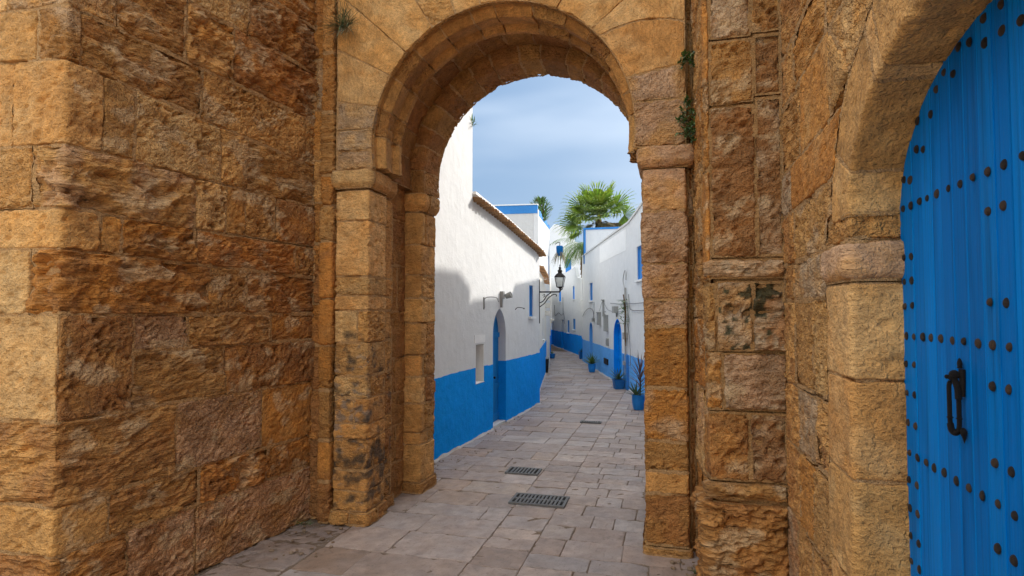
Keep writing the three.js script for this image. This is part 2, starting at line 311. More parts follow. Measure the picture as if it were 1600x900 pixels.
/* one stone: q = four [s, t] corners (s0t0, s1t0, s1t1, s0t1) on the surface f */
function stone(parent, f, q, o = {}) {
  const kind = o.kind ?? 'S', res = o.res ?? 0.0125, gap = o.gap ?? 0.0028, round = o.round ?? (kind === 'D' ? 0.005 : kind === 'S' ? 0.007 : 0.011), depth = o.depth ?? 0.05, amp = o.amp ?? 1;
  const seed = (stoneCount++ * 7.31) % 97, proud = (o.proud ?? 0) + (rnd() - 0.5) * (o.uneven ?? 0.012), rel = relief[kind], fs = (kind === 'S' || kind === 'D' ? 1 : 0.75 + rnd() * 0.7), rough = kind === 'D' ? 0.35 : kind === 'S' ? 0.7 : kind === 'R' ? 1.6 : 2.2;
  const bil = (a, b) => [lerp(lerp(q[0][0], q[1][0], a), lerp(q[3][0], q[2][0], a), b), lerp(lerp(q[0][1], q[1][1], a), lerp(q[3][1], q[2][1], a), b)];
  const at = (a, b) => f(...bil(a, b)), dist = (A, B) => Math.hypot(A[0] - B[0], A[1] - B[1], A[2] - B[2]);
  const chain = (g) => { let s = 0, p = g(0); for (let i = 1; i <= 8; i++) { const c = g(i / 8); s += dist(p, c); p = c; } return s; };
  const Ls = Math.max(0.02, 0.5 * (chain((a) => at(a, 0.02)) + chain((a) => at(a, 0.98)))), Lt = Math.max(0.02, 0.5 * (chain((b) => at(0.02, b)) + chain((b) => at(0.98, b))));
  const ticks = (L) => {
    const e = [0.0, 0.0035, 0.008, 0.015].map((x) => Math.min((gap + x) / L, 0.24)), out = [...e], n = Math.max(2, Math.round((L - 2 * gap - 0.03) / res));
    for (let i = 1; i < n; i++) out.push(lerp(e[3], 1 - e[3], i / n));
    for (let i = 3; i >= 0; i--) out.push(1 - e[i]); return out;
  };
  const A = ticks(Ls), B = ticks(Lt), na = A.length, nb = B.length, pos = [], uv = [], col = [], idx = [];
  const base = PAL[o.col ?? 'o'], alt = PAL[o.alt ?? 'b'], j = 1 + (rnd() - 0.5) * 0.22, ju = 1 + (rnd() - 0.5) * 0.10, u0 = rnd() * 7, v0 = rnd() * 7, chip = 0.5 + rnd();
  const vert = (a, b, h, skirt) => {
    const wa = a * Ls, wb = b * Lt, ea = Math.min(wa, Ls - wa), eb = Math.min(wb, Lt - wb);
    let P = at(a, b); const sx = P[0] + seed, sy = P[1], sz = P[2] - seed;
    // edges wander: move border points inwards by noise
    const near = Math.max(0, 1 - Math.min(ea, eb) / 0.035), wob = (0.0045 * chip * (o.wander ?? 1)) * (0.6 + noise3(sx * 9, sy * 9, sz * 9) + 0.6 * noise3(sx * 26, sy * 26, sz * 26)) * near;
    const cr = Math.max(0, 1 - Math.hypot(Math.max(0, 0.03 - ea), Math.max(0, 0.03 - eb)) / 0.03), corner = (ea < 0.03 && eb < 0.03) ? (1 - cr) * 0.004 * (o.wander ?? 1) : 0;
    const ga = (a < 0.5 ? 1 : -1) * (ea < 0.035 ? Math.max(0, wob) + corner : 0) / Ls, gb = (b < 0.5 ? 1 : -1) * (eb < 0.035 ? Math.max(0, wob) + corner : 0) / Lt;
    P = at(a + ga, b + gb);
    const de = Math.min(ea, eb) - gap, drop = de < round ? round - Math.sqrt(Math.max(0, round * round - (round - de) * (round - de))) : 0;
    const crumble = 0.014 * rough * chip * Math.max(0, 1 - de / 0.05) * Math.max(0, fbm(sx * 7, sy * 7, sz * 7, 2) + 0.1);
    const r = skirt ? -depth : proud + amp * rel(sx * fs, sy * fs, sz * fs) - drop - crumble;
    pos.push(P[0] + P[3] * r, P[1] + P[4] * r, P[2] + P[5] * r);
    uv.push((u0 + wa) / 0.8, (v0 + wb) / 0.8);
    let k = sstep(-0.15, 0.45, fbm(sx * 3.1 + 4, sy * 3.4, sz * 3.1, 4)); const v = j * (1 + 0.30 * fbm(sx * 8, sy * 8, sz * 8 + 20, 3));
    let c = [lerp(base[0], alt[0], k * 0.75) * v, lerp(base[1], alt[1], k * 0.75) * v * ju, lerp(base[2], alt[2], k * 0.75) * v * ju * ju];
    if (o.stain) c = o.stain(c, P[0], P[1], P[2]);
    col.push(...c);
  };
  for (let jb = 0; jb < nb; jb++) for (let ia = 0; ia < na; ia++) vert(A[ia], B[jb], 0, false);
  for (let jb = 0; jb + 1 < nb; jb++) for (let ia = 0; ia + 1 < na; ia++) { const a = jb * na + ia; idx.push(a, a + 1, a + na + 1, a, a + na + 1, a + na); }
  const ring = []; for (let i = 0; i < na; i++) ring.push([i, 0]); for (let i = 1; i < nb; i++) ring.push([na - 1, i]); for (let i = na - 2; i >= 0; i--) ring.push([i, nb - 1]); for (let i = nb - 2; i > 0; i--) ring.push([0, i]);
  if (!o.mat) pointing(parent, at, A, B, Ls, Lt);
  const s0 = pos.length / 3; for (const [i, k] of ring) vert(A[i], B[k], 0, true);
  for (let i = 0; i < ring.length; i++) { const n = (i + 1) % ring.length, a = ring[i][1] * na + ring[i][0], b = ring[n][1] * na + ring[n][0]; idx.push(a, s0 + i, b, b, s0 + i, s0 + n); }
  const g = new THREE.BufferGeometry();
  // turn the faces outwards
  const P0 = at(0.5, 0.5), Pa = at(0.55, 0.5), Pb = at(0.5, 0.55), cr = V(Pa[0] - P0[0], Pa[1] - P0[1], Pa[2] - P0[2]).cross(V(Pb[0] - P0[0], Pb[1] - P0[1], Pb[2] - P0[2]));
  if (cr.x * P0[3] + cr.y * P0[4] + cr.z * P0[5] < 0) for (let i = 0; i < idx.length; i += 3) { const t = idx[i]; idx[i] = idx[i + 1]; idx[i + 1] = t; }
  g.setAttribute('position', new THREE.Float32BufferAttribute(pos, 3)); g.setAttribute('uv', new THREE.Float32BufferAttribute(uv, 2)); g.setAttribute('color', new THREE.Float32BufferAttribute(col, 3));
  g.setIndex(idx); g.computeVertexNormals();
  return part(o.name ?? 'stone', g, o.mat ?? M.stone[KTEX[kind]], parent);
}
// the bed of mortar or rubble behind a run of stones
function bedding(parent, f, s0, s1, t0, t1, back, m = M.mortar, ns = 40, nt = 24, name = 'mortar') {
  const pos = [], uv = [], idx = [];
  for (let j = 0; j <= nt; j++) for (let i = 0; i <= ns; i++) {
    const s = lerp(s0, s1, i / ns), t = lerp(t0, t1, j / nt), P = f(s, t), r = -Math.max(back, 0.04) + 0.006 * fbm(P[0] * 9, P[1] * 9, P[2] * 9, 3);
    pos.push(P[0] + P[3] * r, P[1] + P[4] * r, P[2] + P[5] * r); uv.push(s, t);
    if (i < ns && j < nt) { const a = j * (ns + 1) + i; idx.push(a, a + 1, a + ns + 2, a, a + ns + 2, a + ns + 1); }
  }
  const g = new THREE.BufferGeometry(); g.setAttribute('position', new THREE.Float32BufferAttribute(pos, 3)); g.setAttribute('uv', new THREE.Float32BufferAttribute(uv, 2)); g.setIndex(idx); g.computeVertexNormals();
  return part(name, g, m, parent);
}
// rows of stones: [y0, y1, breaks, codes] where each code is kind + colour + second colour, and y may be [at first break, at last break]
function rows(parent, f, list, o = {}) {
  for (const [y0, y1, br, codes] of list) {
    const S0 = o.range?.[0] ?? br[0], S1 = o.range?.[1] ?? br[br.length - 1], yy = (y, s) => Array.isArray(y) ? lerp(y[0], y[1], (s - S0) / (S1 - S0)) : y;
    const cs = codes.split(' ');
    for (let i = 0; i + 1 < br.length; i++) {
      const c = cs[i % cs.length], sl = (rnd() - 0.5) * 0.012;
      const a = br[i] + (i ? sl : 0), b = br[i + 1];
      stone(parent, f, [[a, yy(y0, a)], [b, yy(y0, b)], [b, yy(y1, b)], [a, yy(y1, a)]], { ...o, kind: c[0], col: c[1], alt: c[2] });
    }
  }
}
// ------------------------------------------------------------------ ground
{
  const g = new THREE.CircleGeometry(260, 48); g.rotateX(-Math.PI / 2); g.translate(0, -0.06, 0);
  struct('ground', boxUV(g), M.earth);
}
const pavement = new THREE.Group(); pavement.name = 'pavement'; pavement.userData.kind = 'structure'; scene.add(pavement);
{
  part('paving_bed', bx(-7, 3.2, -0.05, -0.008, -31, -0.6), M.paveBed, pavement);
  const floor = (s, t) => [s, 0, -t, 0, 1, 0];
  Object.assign(PAL, { w: [1.00, 0.97, 0.97], v: [0.88, 0.83, 0.81], u: [0.78, 0.72, 0.69], x: [1.08, 1.05, 1.03], n: [0.95, 0.84, 0.73], m: [0.86, 0.76, 0.67] });
  const hidden = new THREE.Group(); let near = 0;
  const slab = (x0, x1, t0, t1, warm) => {
    const far = (t0 + t1) / 2 > 7.4 || near > 285, pick = rnd(), c = warm && pick < 0.25 ? 'nm'[pick < 0.16 ? 0 : 1] : 'wvwwxv'[Math.floor(rnd() * 6)];
    const j = () => (rnd() - 0.5) * 0.009;
    const q = [[x0 + j(), t0 + j()], [x1 + j(), t0 + j()], [x1 + j(), t1 + j()], [x0 + j(), t1 + j()]];
    stone(far ? hidden : pavement, floor, q, { name: 'paving_stone', kind: 'S', amp: far ? 0.5 : 0.75, col: c, alt: 'v', res: far ? 0.3 : 0.045, gap: 0.0015, round: 0.003, depth: 0.03, uneven: 0.005, wander: 0.3, mat: M.pave });
    if (!far) near++;
  };
  const run = (x0, x1, t0, t1, w0, w1, warm) => { let x = x0; while (x < x1 - 0.02) { let w = lerp(w0, w1, rnd()); if (x + w > x1 - w0 * 0.5) w = x1 - x; slab(x, x + w, t0, t1, warm); x += w; } };
  const band = (x0, x1, cuts, w0, w1, warm) => { for (let i = 0; i + 1 < cuts.length; i++) run(x0(cuts[i]), x1(cuts[i]), cuts[i], cuts[i + 1], w0, w1, warm); };
  const steps = (a, b, d0, d1, pre = []) => { const o = [...pre]; if (!o.length) o.push(a); while (o[o.length - 1] < b) o.push(o[o.length - 1] + lerp(d0, d1, rnd())); return o; };
  const k = (v) => () => v;
  band(k(-1.27), k(-0.93), steps(0, 24, 0.18, 0.30, [2.4, 2.75, 3.05, 3.35, 3.73, 4.03, 4.22, 4.41, 4.69, 4.91, 5.26, 5.51, 5.72, 5.91, 6.08, 6.33, 6.52, 6.82]), 0.34, 0.36);
  // the channel's slabs are halved here and there
  band(k(-0.93), (t) => t < 5.6 ? 0.25 : t < 9 ? 0.9 : 0.5 - (t - 9) * 0.28, steps(0, 24, 0.2, 0.3, [2.4, 2.8, 3.15, 3.5, 3.79, 4.0, 4.29, 4.56, 4.82, 5.09, 5.35, 5.59, 5.76, 5.92, 6.09, 6.34, 6.53, 6.82]), 0.16, 0.42);
  band((t) => t < 4.2 ? -2.32 : t < 10.8 ? -2.62 : -2.75 - (t - 10.8) * 0.16, k(-1.27), steps(0, 24, 0.30, 0.46, [2.5, 2.95, 3.38, 3.76, 4.18, 4.55, 4.84, 5.21, 5.56, 5.86, 6.12, 6.5, 6.86]), 0.3, 0.66, true);
  // a kerb-like row of worn stones along the foot of the tower
  for (let t = 2.5; t < 4.1; t += 0.42) stone(pavement, floor, [[-2.86, t], [-2.33, t], [-2.33, t + 0.42], [-2.78, t + 0.42]], { name: 'paving_stone', kind: 'R', amp: 0.9, col: 'v', alt: 'm', res: 0.025, gap: 0.006, round: 0.01, depth: 0.03, mat: M.pave });
  const far = part('distant_paving', hidden.children.map((m) => m.geometry), M.pave, pavement); far.userData.kind = 'stuff';
}

// ------------------------------------------------------------------ the left tower of the gate
const crust = (c, x, y, z) => {              // patches of dark weathering crust and of pale bloom, each with its own ragged edge
  if (z > -2.36) return c;
  const k = sstep(0.06, 0.26, fbm(x * 2.3 + 5, y * 3.4, z * 2.3, 6)) * 0.38, p = sstep(0.16, 0.34, fbm(x * 2.9 - 9, y * 4.2, z * 2.9, 6)) * 0.6;
  c = [lerp(c[0], 0.27, k), lerp(c[1], 0.125, k), lerp(c[2], 0.042, k)];
  return [lerp(c[0], 0.72, p), lerp(c[1], 0.50, p), lerp(c[2], 0.28, p)];
};
{
  const T = thing('stone_tower', 'massive eroded ochre stone wall with rounded corner left of the arched gateway', 'stone wall');
  const p = new Path([[-4.3, -2.319], [-2.906, -2.319], [-2.722, -4.235]], 0.022), cs = p.corner[1], f = (s, t) => wallSurf(p)(s + cs, t), E1 = p.len - cs;
  bedding(T, f, -1.39, E1, 0, 4.25, 0.034, M.mortar, 60, 60);
  rows(T, f, [
    [0, 0.41, [-1.39, -0.75, 0.4, 0.835, E1], 'Soy Tkr Rpk Rpb'],
    [0.41, 0.645, [-1.39, -0.62, 0.28, 0.86, 1.45, E1], 'Soy Sob Tbk Erk Rrk'],
    [0.645, 1.06, [-1.39, -0.55, 0.685, 1.375, E1], 'Syo Tok Rpb Srb'],
    [1.06, 1.585, [-1.39, -0.6, 0.0], 'Soy Syo'],
    [1.06, 1.585, [0.0, 0.395], 'Pkb'],
    [1.06, 1.38, [0.395, 1.045, E1], 'Tbo Pkr'],
    [1.38, 1.585, [0.395, 0.755, 1.445, E1], 'Rpg Tok Rrk'],
    [1.585, [1.91, 1.87], [-1.39, -0.6, -0.19, 0.915, 1.215, E1], 'Sob Syo Erk Rbr Tkr'],
    [[1.91, 1.87], [2.115, 2.10], [-1.39, -0.5, 0.195, 0.315, 0.795, 1.7, E1], 'Soy Soy Srb Erk Tkr Rbo'],
    [[2.115, 2.07], [2.435, 2.42], [-1.39, -0.6, -0.2, 0.785], 'Syo Roy Eop'],
    [2.11, 2.425, [0.785, 1.025, 1.195, 1.475, E1], 'Pyo Sbr Pob Pkr'],
    [[2.435, 2.42], [2.86, 2.74], [-1.39, -0.34, 0.195, 0.375, 0.975, 1.205, E1], 'Soy Soy Pbo Ryo Pob Tbo'],
    [[2.86, 2.74], [3.14, 3.11], [-1.39, -0.75, -0.19, 0.075, 0.825, E1], 'Syo Soy Rbg Tbk Rob'],
    [[3.14, 3.11], 3.5, [-1.39, -0.4, 0.25, 0.695, 1.075, E1], 'Syo Rog Tbo Eor Ekr'],
    [3.5, 3.86, [-1.39, -0.6, 0.1, 0.62, 1.2, E1], 'Soy Rog Tbo Ryo Ekr'],
    [3.86, 4.22, [-1.39, -0.4, 0.35, 0.9, 1.4, E1], 'Soy Rog Tbo Eor Tkr'],
  ], { range: [0, E1], res: 0.0105, amp: 1.25, stain: crust });
  point(T);
  part('core', [bx(-9, -2.96, -0.02, 4.25, -4.25, -2.37), bx(-9, -4.25, -0.02, 4.25, -2.37, -2.325), bx(-9, -2.80, 4.25, 5.4, -4.25, -2.34)], M.core, T);
}

// ------------------------------------------------------------------ the arched gateway
const sooty = (c, x, y, z) => {              // dark and bluish stains with ragged edges on the pier's lower stones
  const n = fbm(x * 6 + 11, y * 6, z * 6, 6), m = fbm(x * 7 - 5, y * 11, z * 7, 6), low = y < 1.45 ? 1 : 0;
  const k = sstep(0.0, 0.5, n + 0.62 * Math.exp(-Math.pow((y - 0.38) / 0.26, 2) - Math.pow((z + 4.36) / 0.17, 2)) - 0.06) * low * 0.85;
  const b = sstep(0.05, 0.42, m + 0.42 * Math.exp(-Math.pow((y - 0.86) / 0.24, 2)) - 0.22) * (z > -4.22 ? low : 0) * 0.75;
  c = [lerp(c[0], 0.27, b), lerp(c[1], 0.225, b), lerp(c[2], 0.19, b)];
  return [lerp(c[0], 0.085, k), lerp(c[1], 0.062, k), lerp(c[2], 0.042, k)];
};
{
  const G = thing('stone_gateway', 'weathered stone gateway with a double horseshoe arch opening onto the white street', 'gateway');
  const shaft = (pts, rad, list, o = {}) => { const p = new Path(pts, rad), f = wallSurf(p, o.off); bedding(G, f, 0, p.len, list[0][0], list[list.length - 1][1], 0.028, M.mortar, 24, 30); rows(G, f, list.map(([a, b, br, c]) => [a, b, br.map((x) => x === 'L' ? p.len : typeof x === 'string' ? p.corner[+x] : x), c]), { res: 0.0125, ...o }); return p; };
  // stepped strips between the tower and the pier
  shaft([[-2.83, -4.215], [-2.632, -4.215]], 0.01, [[0, 0.6, [0, 'L'], 'Pkd'], [0.6, 0.99, [0, 'L'], 'Rkr'], [0.99, 1.34, [0, 'L'], 'Tkr'], [1.34, 1.66, [0, 'L'], 'Rrk'], [1.66, 2.14, [0, 0.1, 'L'], 'Rpk Pkr'], [2.14, 2.46, [0, 0.09, 'L'], 'Rgp Rrk'], [2.46, 2.79, [0, 0.1, 'L'], 'Rgo Rok'], [2.79, 3.2, [0, 'L'], 'Rro'], [3.2, 3.6, [0, 0.11, 'L'], 'Tok Pgo'], [3.6, 4.4, [0, 'L'], 'Trk']]);
  shaft([[-2.637, -4.36], [-2.632, -4.145], [-2.525, -4.145], [-2.52, -4.29]], 0.02, [[0, 0.31, [0, 'L'], 'Rkb'], [0.31, 0.62, [0, 'L'], 'Srk'], [0.62, 1.0, [0, 'L'], 'Rbr'], [1.0, 1.34, [0, 'L'], 'Rrb'], [1.34, 1.7, [0, 'L'], 'Srb'], [1.7, 2.14, [0, 'L'], 'Srk'], [2.14, 2.42, [0, 'L'], 'Rob'], [2.42, 2.66, [0, 'L'], 'Rrb'], [2.66, 3.15, [0, 'L'], 'Tbo'], [3.15, 3.62, [0, 'L'], 'Rro'], [3.62, 4.4, [0, 'L'], 'Rob']], { round: 0.02 });
  // left pier
  const pier = [[-2.508, -4.30], [-2.508, -4.17], [-2.222, -4.17], [-2.236, -4.50], [-2.276, -4.52], [-2.272, -4.69]];
  shaft(pier, 0.03, [[0.0, 0.1, [0, 0.27, 0.55, 'L'], 'Rob Rbo Rbk']], { off: () => 0.03, res: 0.012 });
  shaft(pier, 0.022, [[0.1, 0.252, [0, '3', 'L'], 'Sob Rbk'], [0.252, 0.404, [0, '3', 'L'], 'Sob Rbo'], [0.404, 0.638, [0, 0.52, '4', 'L'], 'Rob Rbo Rkb'], [0.638, 0.753, [0, '3', 'L'], 'Sob Rbo'], [0.753, 0.946, [0, 0.3, '3', 'L'], 'Sob Sbo Rkb'], [0.946, 1.11, [0, 0.47, '3', 'L'], 'Ryo Rbo Rbk'], [1.11, 1.366, [0, '3', 'L'], 'Roy Rob'], [1.366, 1.61, [0, 0.32, '3', 'L'], 'Syo Rob Rok'], [1.61, 1.722, [0, '3', 'L'], 'Syo Rob'], [1.722, 1.869, [0, '3', 'L'], 'Roy Rob'], [1.869, 2.297, [0, '3', 'L'], 'Syo Sbo'], [2.297, 2.53, [0, '3', 'L'], 'Syo Sob']], { stain: sooty, res: 0.011 });
  // impost of the left pier, cut back below
  shaft(pier.map(([x, z], i) => i < 2 ? [x - 0.005, z] : [x, z]), 0.02, [[2.545, 2.685, [0, 0.44, 'L'], 'Dyo Dob']], { off: (t) => 0.040 * sstep(2.53, 2.60, t), gap: 0.003, round: 0.005, res: 0.01 });
  // slot for the gate leaves
  shaft([[-2.315, -4.68], [-2.315, -5.05]], 0.01, [[0, 0.3, [0, 'L'], 'Rbk'], [0.3, 0.62, [0, 0.2, 'L'], 'Rbk Rkb'], [0.62, 0.9, [0, 'L'], 'Rbk'], [0.9, 1.2, [0, 0.15, 'L'], 'Rkb Pbk'], [1.2, 1.6, [0, 'L'], 'Pbk'], [1.6, 2.0, [0, 0.2, 'L'], 'Rbk Rkb'], [2.0, 2.4, [0, 'L'], 'Rkb'], [2.4, 2.8, [0, 'L'], 'Rkb'], [2.8, 3.2, [0, 'L'], 'Rkb']], { res: 0.018 });
  // inner left pier
  const inner = [[-2.34, -5.03], [-2.160, -5.03], [-2.152, -5.36], [-2.40, -5.365]];
  shaft(inner, 0.02, [[0, 0.09, [0, '2', 'L'], 'Rbo Rbo']], { off: () => 0.025 });
  shaft(inner, 0.03, [[0.09, 0.42, [0, '2', 'L'], 'Sob Rob'], [0.42, 0.53, [0, 0.33, '2', 'L'], 'Sob Rbo Rob'], [0.53, 0.78, [0, 0.26, '2', 'L'], 'Sob Pbk Rob'], [0.78, 1.02, [0, 0.28, '2', 'L'], 'Syo Pdk Rob'], [1.02, 1.21, [0, 0.24, '2', 'L'], 'Sob Pbk Rob'], [1.21, 1.5, [0, 0.3, '2', 'L'], 'Sob Rbk Rob'], [1.5, 1.72, [0, '2', 'L'], 'Sob Rob'], [1.72, 1.93, [0, 0.2, '2', 'L'], 'Sob Rob Rob'], [1.93, 2.2, [0, '2', 'L'], 'Sbo Rob'], [2.2, 2.49, [0, 0.25, '2', 'L'], 'Sob Sbo Rob']]);
  shaft(inner, 0.02, [[2.495, 2.66, [0, 0.27, '2', 'L'], 'Sob Sbo Rob']], { off: (t) => 0.035 * sstep(2.49, 2.57, t), gap: 0.004 });
  // right pier with its impost, and the thin inner jamb behind it
  const rp = [[-0.192, -4.66], [-0.187, -4.17], [0.102, -4.17], [0.106, -4.34]];
  shaft(rp, 0.022, [[0.0, 0.06, [0, 'L'], 'Rbo']], { off: () => 0.02 });
  shaft(rp, 0.022, [[0.06, 0.40, [0, 0.24, 'L'], 'Sbo Rbk'], [0.40, 0.543, [0, 'L'], 'Sob'], [0.543, 0.744, [0, 0.3, 'L'], 'Rob Rbr'], [0.744, 1.092, [0, 'L'], 'Rrg'], [1.092, 1.502, [0, 0.2, 'L'], 'Rbk Rrb'], [1.502, 1.685, [0, 'L'], 'Rpb'], [1.685, 1.92, [0, 0.28, 'L'], 'Sbo Rpb'], [1.92, 2.28, [0, 'L'], 'Ppk'], [2.28, 2.562, [0, 0.22, 'L'], 'Spb Spo']], { res: 0.011 });
  shaft([[-0.192, -4.66], [-0.187, -4.17], [0.130, -4.17], [0.132, -4.30]], 0.03, [[2.568, 2.712, [0, 0.2, 'L'], 'Sob Spo']], { off: (t) => 0.030 * sstep(2.562, 2.62, t), gap: 0.003, round: 0.006 });
  const ri = [[0.02, -5.365], [-0.208, -5.36], [-0.200, -5.03], [-0.02, -5.03]];
  shaft(ri, 0.02, [[0, 0.5, [0, '2', 'L'], 'Rob Sob'], [0.5, 1.0, [0, '2', 'L'], 'Rob Sob'], [1.0, 1.5, [0, '2', 'L'], 'Rob Sob'], [1.5, 2.0, [0, '2', 'L'], 'Rob Sob'], [2.0, 2.49, [0, '2', 'L'], 'Rob Sob']], { res: 0.02 });
  shaft(ri, 0.02, [[2.495, 2.66, [0, '2', 'L'], 'Sob Sbo']], { off: (t) => 0.035 * sstep(2.49, 2.57, t), gap: 0.004 });
  // face of the arch: voussoirs from the opening's edge out to the frame
  const cx = -1.22, cy = 2.87, R0 = 0.985, x0 = -2.508, x1 = 0.104, y1 = 4.45;
  const face = (deg, k) => {
    const a = deg * Math.PI / 180, c = Math.cos(a), s = Math.sin(a), R = Math.min(c > 0.01 ? (x1 - cx) / c : c < -0.01 ? (x0 - cx) / c : 9, s > 0.01 ? (y1 - cy) / s : 9), r = lerp(R0, R, k);
    return [cx + c * r, cy + s * r, -4.17, 0, 0, 1];
  };
  // stones at the springing are laid level, so they are cut by height
  const level = (side) => (s, t) => { const dy = t - cy, xi = Math.sqrt(Math.max(0, R0 * R0 - dy * dy)), xa = side > 0 ? cx + xi : x0, xb = side > 0 ? x1 : cx - xi; return [lerp(xa, xb, s), t, -4.17, 0, 0, 1]; };
  bedding(G, face, 8, 172, 0, 1, 0.014, M.mortar, 80, 6);
  bedding(G, level(-1), 0, 1, 2.69, 3.03, 0.02, M.mortar, 6, 8); bedding(G, level(1), 0, 1, 2.71, 3.05, 0.02, M.mortar, 6, 8);
  rows(G, level(-1), [[2.692, 2.838, [0, 1], 'Rgy'], [2.838, 3.0, [0, 1], 'Rgy']], { name: 'voussoir' });
  rows(G, level(1), [[2.714, 3.03, [0, 1], 'Rpo']], { name: 'voussoir' });
  const J = [[9.4, 6.9], [19.4, 16.5], [41, 27], [45, 41], [63, 60], [80, 79], [97, 99], [108, 110], [120, 121], [135.7, 136.6], [147.8, 149], [162.6, 164.5], [172.4, 174]];
  const JC = 'Rpo Doy Dyo Doy Dob Doy Doy Roy Doy Doy Dyo Rgy'.split(' ');
  for (let i = 0; i + 1 < J.length; i++) { const [a, b] = J[i], [c, d] = J[i + 1], k = JC[i]; stone(G, face, [[a, 0], [c, 0], [d, 1], [b, 1]], { name: 'voussoir', kind: k[0], col: k[1], alt: k[2], res: 0.0125, gap: 0.002, round: 0.004, uneven: 0.006 }); }
  // moulded outer archivolt and plainer inner one
  const circ = (x, y, r) => (deg) => { const a = deg * Math.PI / 180; return [x + r * Math.cos(a), y + r * Math.sin(a), Math.cos(a), Math.sin(a)]; };
  const ring = (curve, prof, a0, a1, n, codes, o) => {
    const p = new Path(prof, 0.005), f = sweepXY(curve, p, -1), cs = codes.split(' '); bedding(G, f, a0, a1, 0, p.len, 0.03, M.core, 90, 10);
    let a = a0; for (let i = 0; i < n; i++) { const e = i === n - 1 ? a1 : a0 + (a1 - a0) * (i + 1 + (rnd() - 0.5) * 0.35) / n; const k = cs[i % cs.length]; stone(G, f, [[a, 0], [e, 0], [e, p.len], [a, p.len]], { name: 'voussoir', kind: k[0], col: k[1], alt: k[2], res: 0.0085, gap: 0.002, round: 0.004, depth: 0.12, uneven: 0.008, wander: 0.8, ...o }); a = e; }
  };
  ring(circ(cx, cy, R0), [[0.06, -4.20], [0.004, -4.20], [0.006, -4.262], [-0.008, -4.268], [-0.050, -4.315], [-0.014, -4.50], [-0.050, -4.552], [-0.048, -4.605], [0.12, -4.61]], -9.5, 189.5, 14, 'Dob Dbo Dob Rbk Dbo Rok Dob', { amp: 0.9 });
  ring(circ(-1.18, 2.8, 1.0), [[0.26, -5.03], [0.0, -5.03], [-0.030, -5.06], [-0.055, -5.36]], -8, 188, 17, 'Rkb Rbk Rkd Rbo Rkb', { amp: 0.9 });  // darker stone tones on this ring put the recess's shade into the colour
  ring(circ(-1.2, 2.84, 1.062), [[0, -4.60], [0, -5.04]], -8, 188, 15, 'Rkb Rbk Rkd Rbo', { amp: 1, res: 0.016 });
  // rubble mass around the passage
  const sh = new THREE.Shape(); sh.moveTo(-9, -0.05); sh.lineTo(-2.352, -0.05); sh.lineTo(-2.352, 2.5);
  for (let i = 0; i <= 40; i++) { const a = (198 - 216 * i / 40) * Math.PI / 180; sh.lineTo(-1.2 + 1.215 * Math.cos(a), 2.85 + 1.215 * Math.sin(a)); }
  sh.lineTo(-0.04, 2.5); sh.lineTo(-0.04, -0.05); sh.lineTo(6, -0.05); sh.lineTo(6, 7.2); sh.lineTo(-9, 7.2);
  const cg = new THREE.ExtrudeGeometry(sh, { depth: 1.03, bevelEnabled: false }); cg.translate(0, 0, -5.345);
  part('core', [boxUV(cg), bx(-2.85, 0.2, 4.44, 7.2, -4.32, -4.19)], M.core, G);
  // mortar in the crack beside the right pier
  shaft([[0.106, -4.285], [0.150, -4.285]], 0.005, [[0, 0.9, [0, 'L'], 'Rkb'], [0.9, 1.2, [0, 'L'], 'Pkd'], [1.2, 1.9, [0, 'L'], 'Rrb'], [1.9, 2.1, [0, 'L'], 'Pbk'], [2.1, 2.26, [0, 'L'], 'Pkd'], [2.26, 2.42, [0, 'L'], 'Rgk'], [2.42, 2.9, [0, 'L'], 'Pkd'], [2.9, 3.35, [0, 'L'], 'Rbo'], [3.35, 3.6, [0, 'L'], 'Sbo'], [3.6, 4.4, [0, 'L'], 'Rbk']], { res: 0.015, uneven: 0.04 });
  point(G);
}

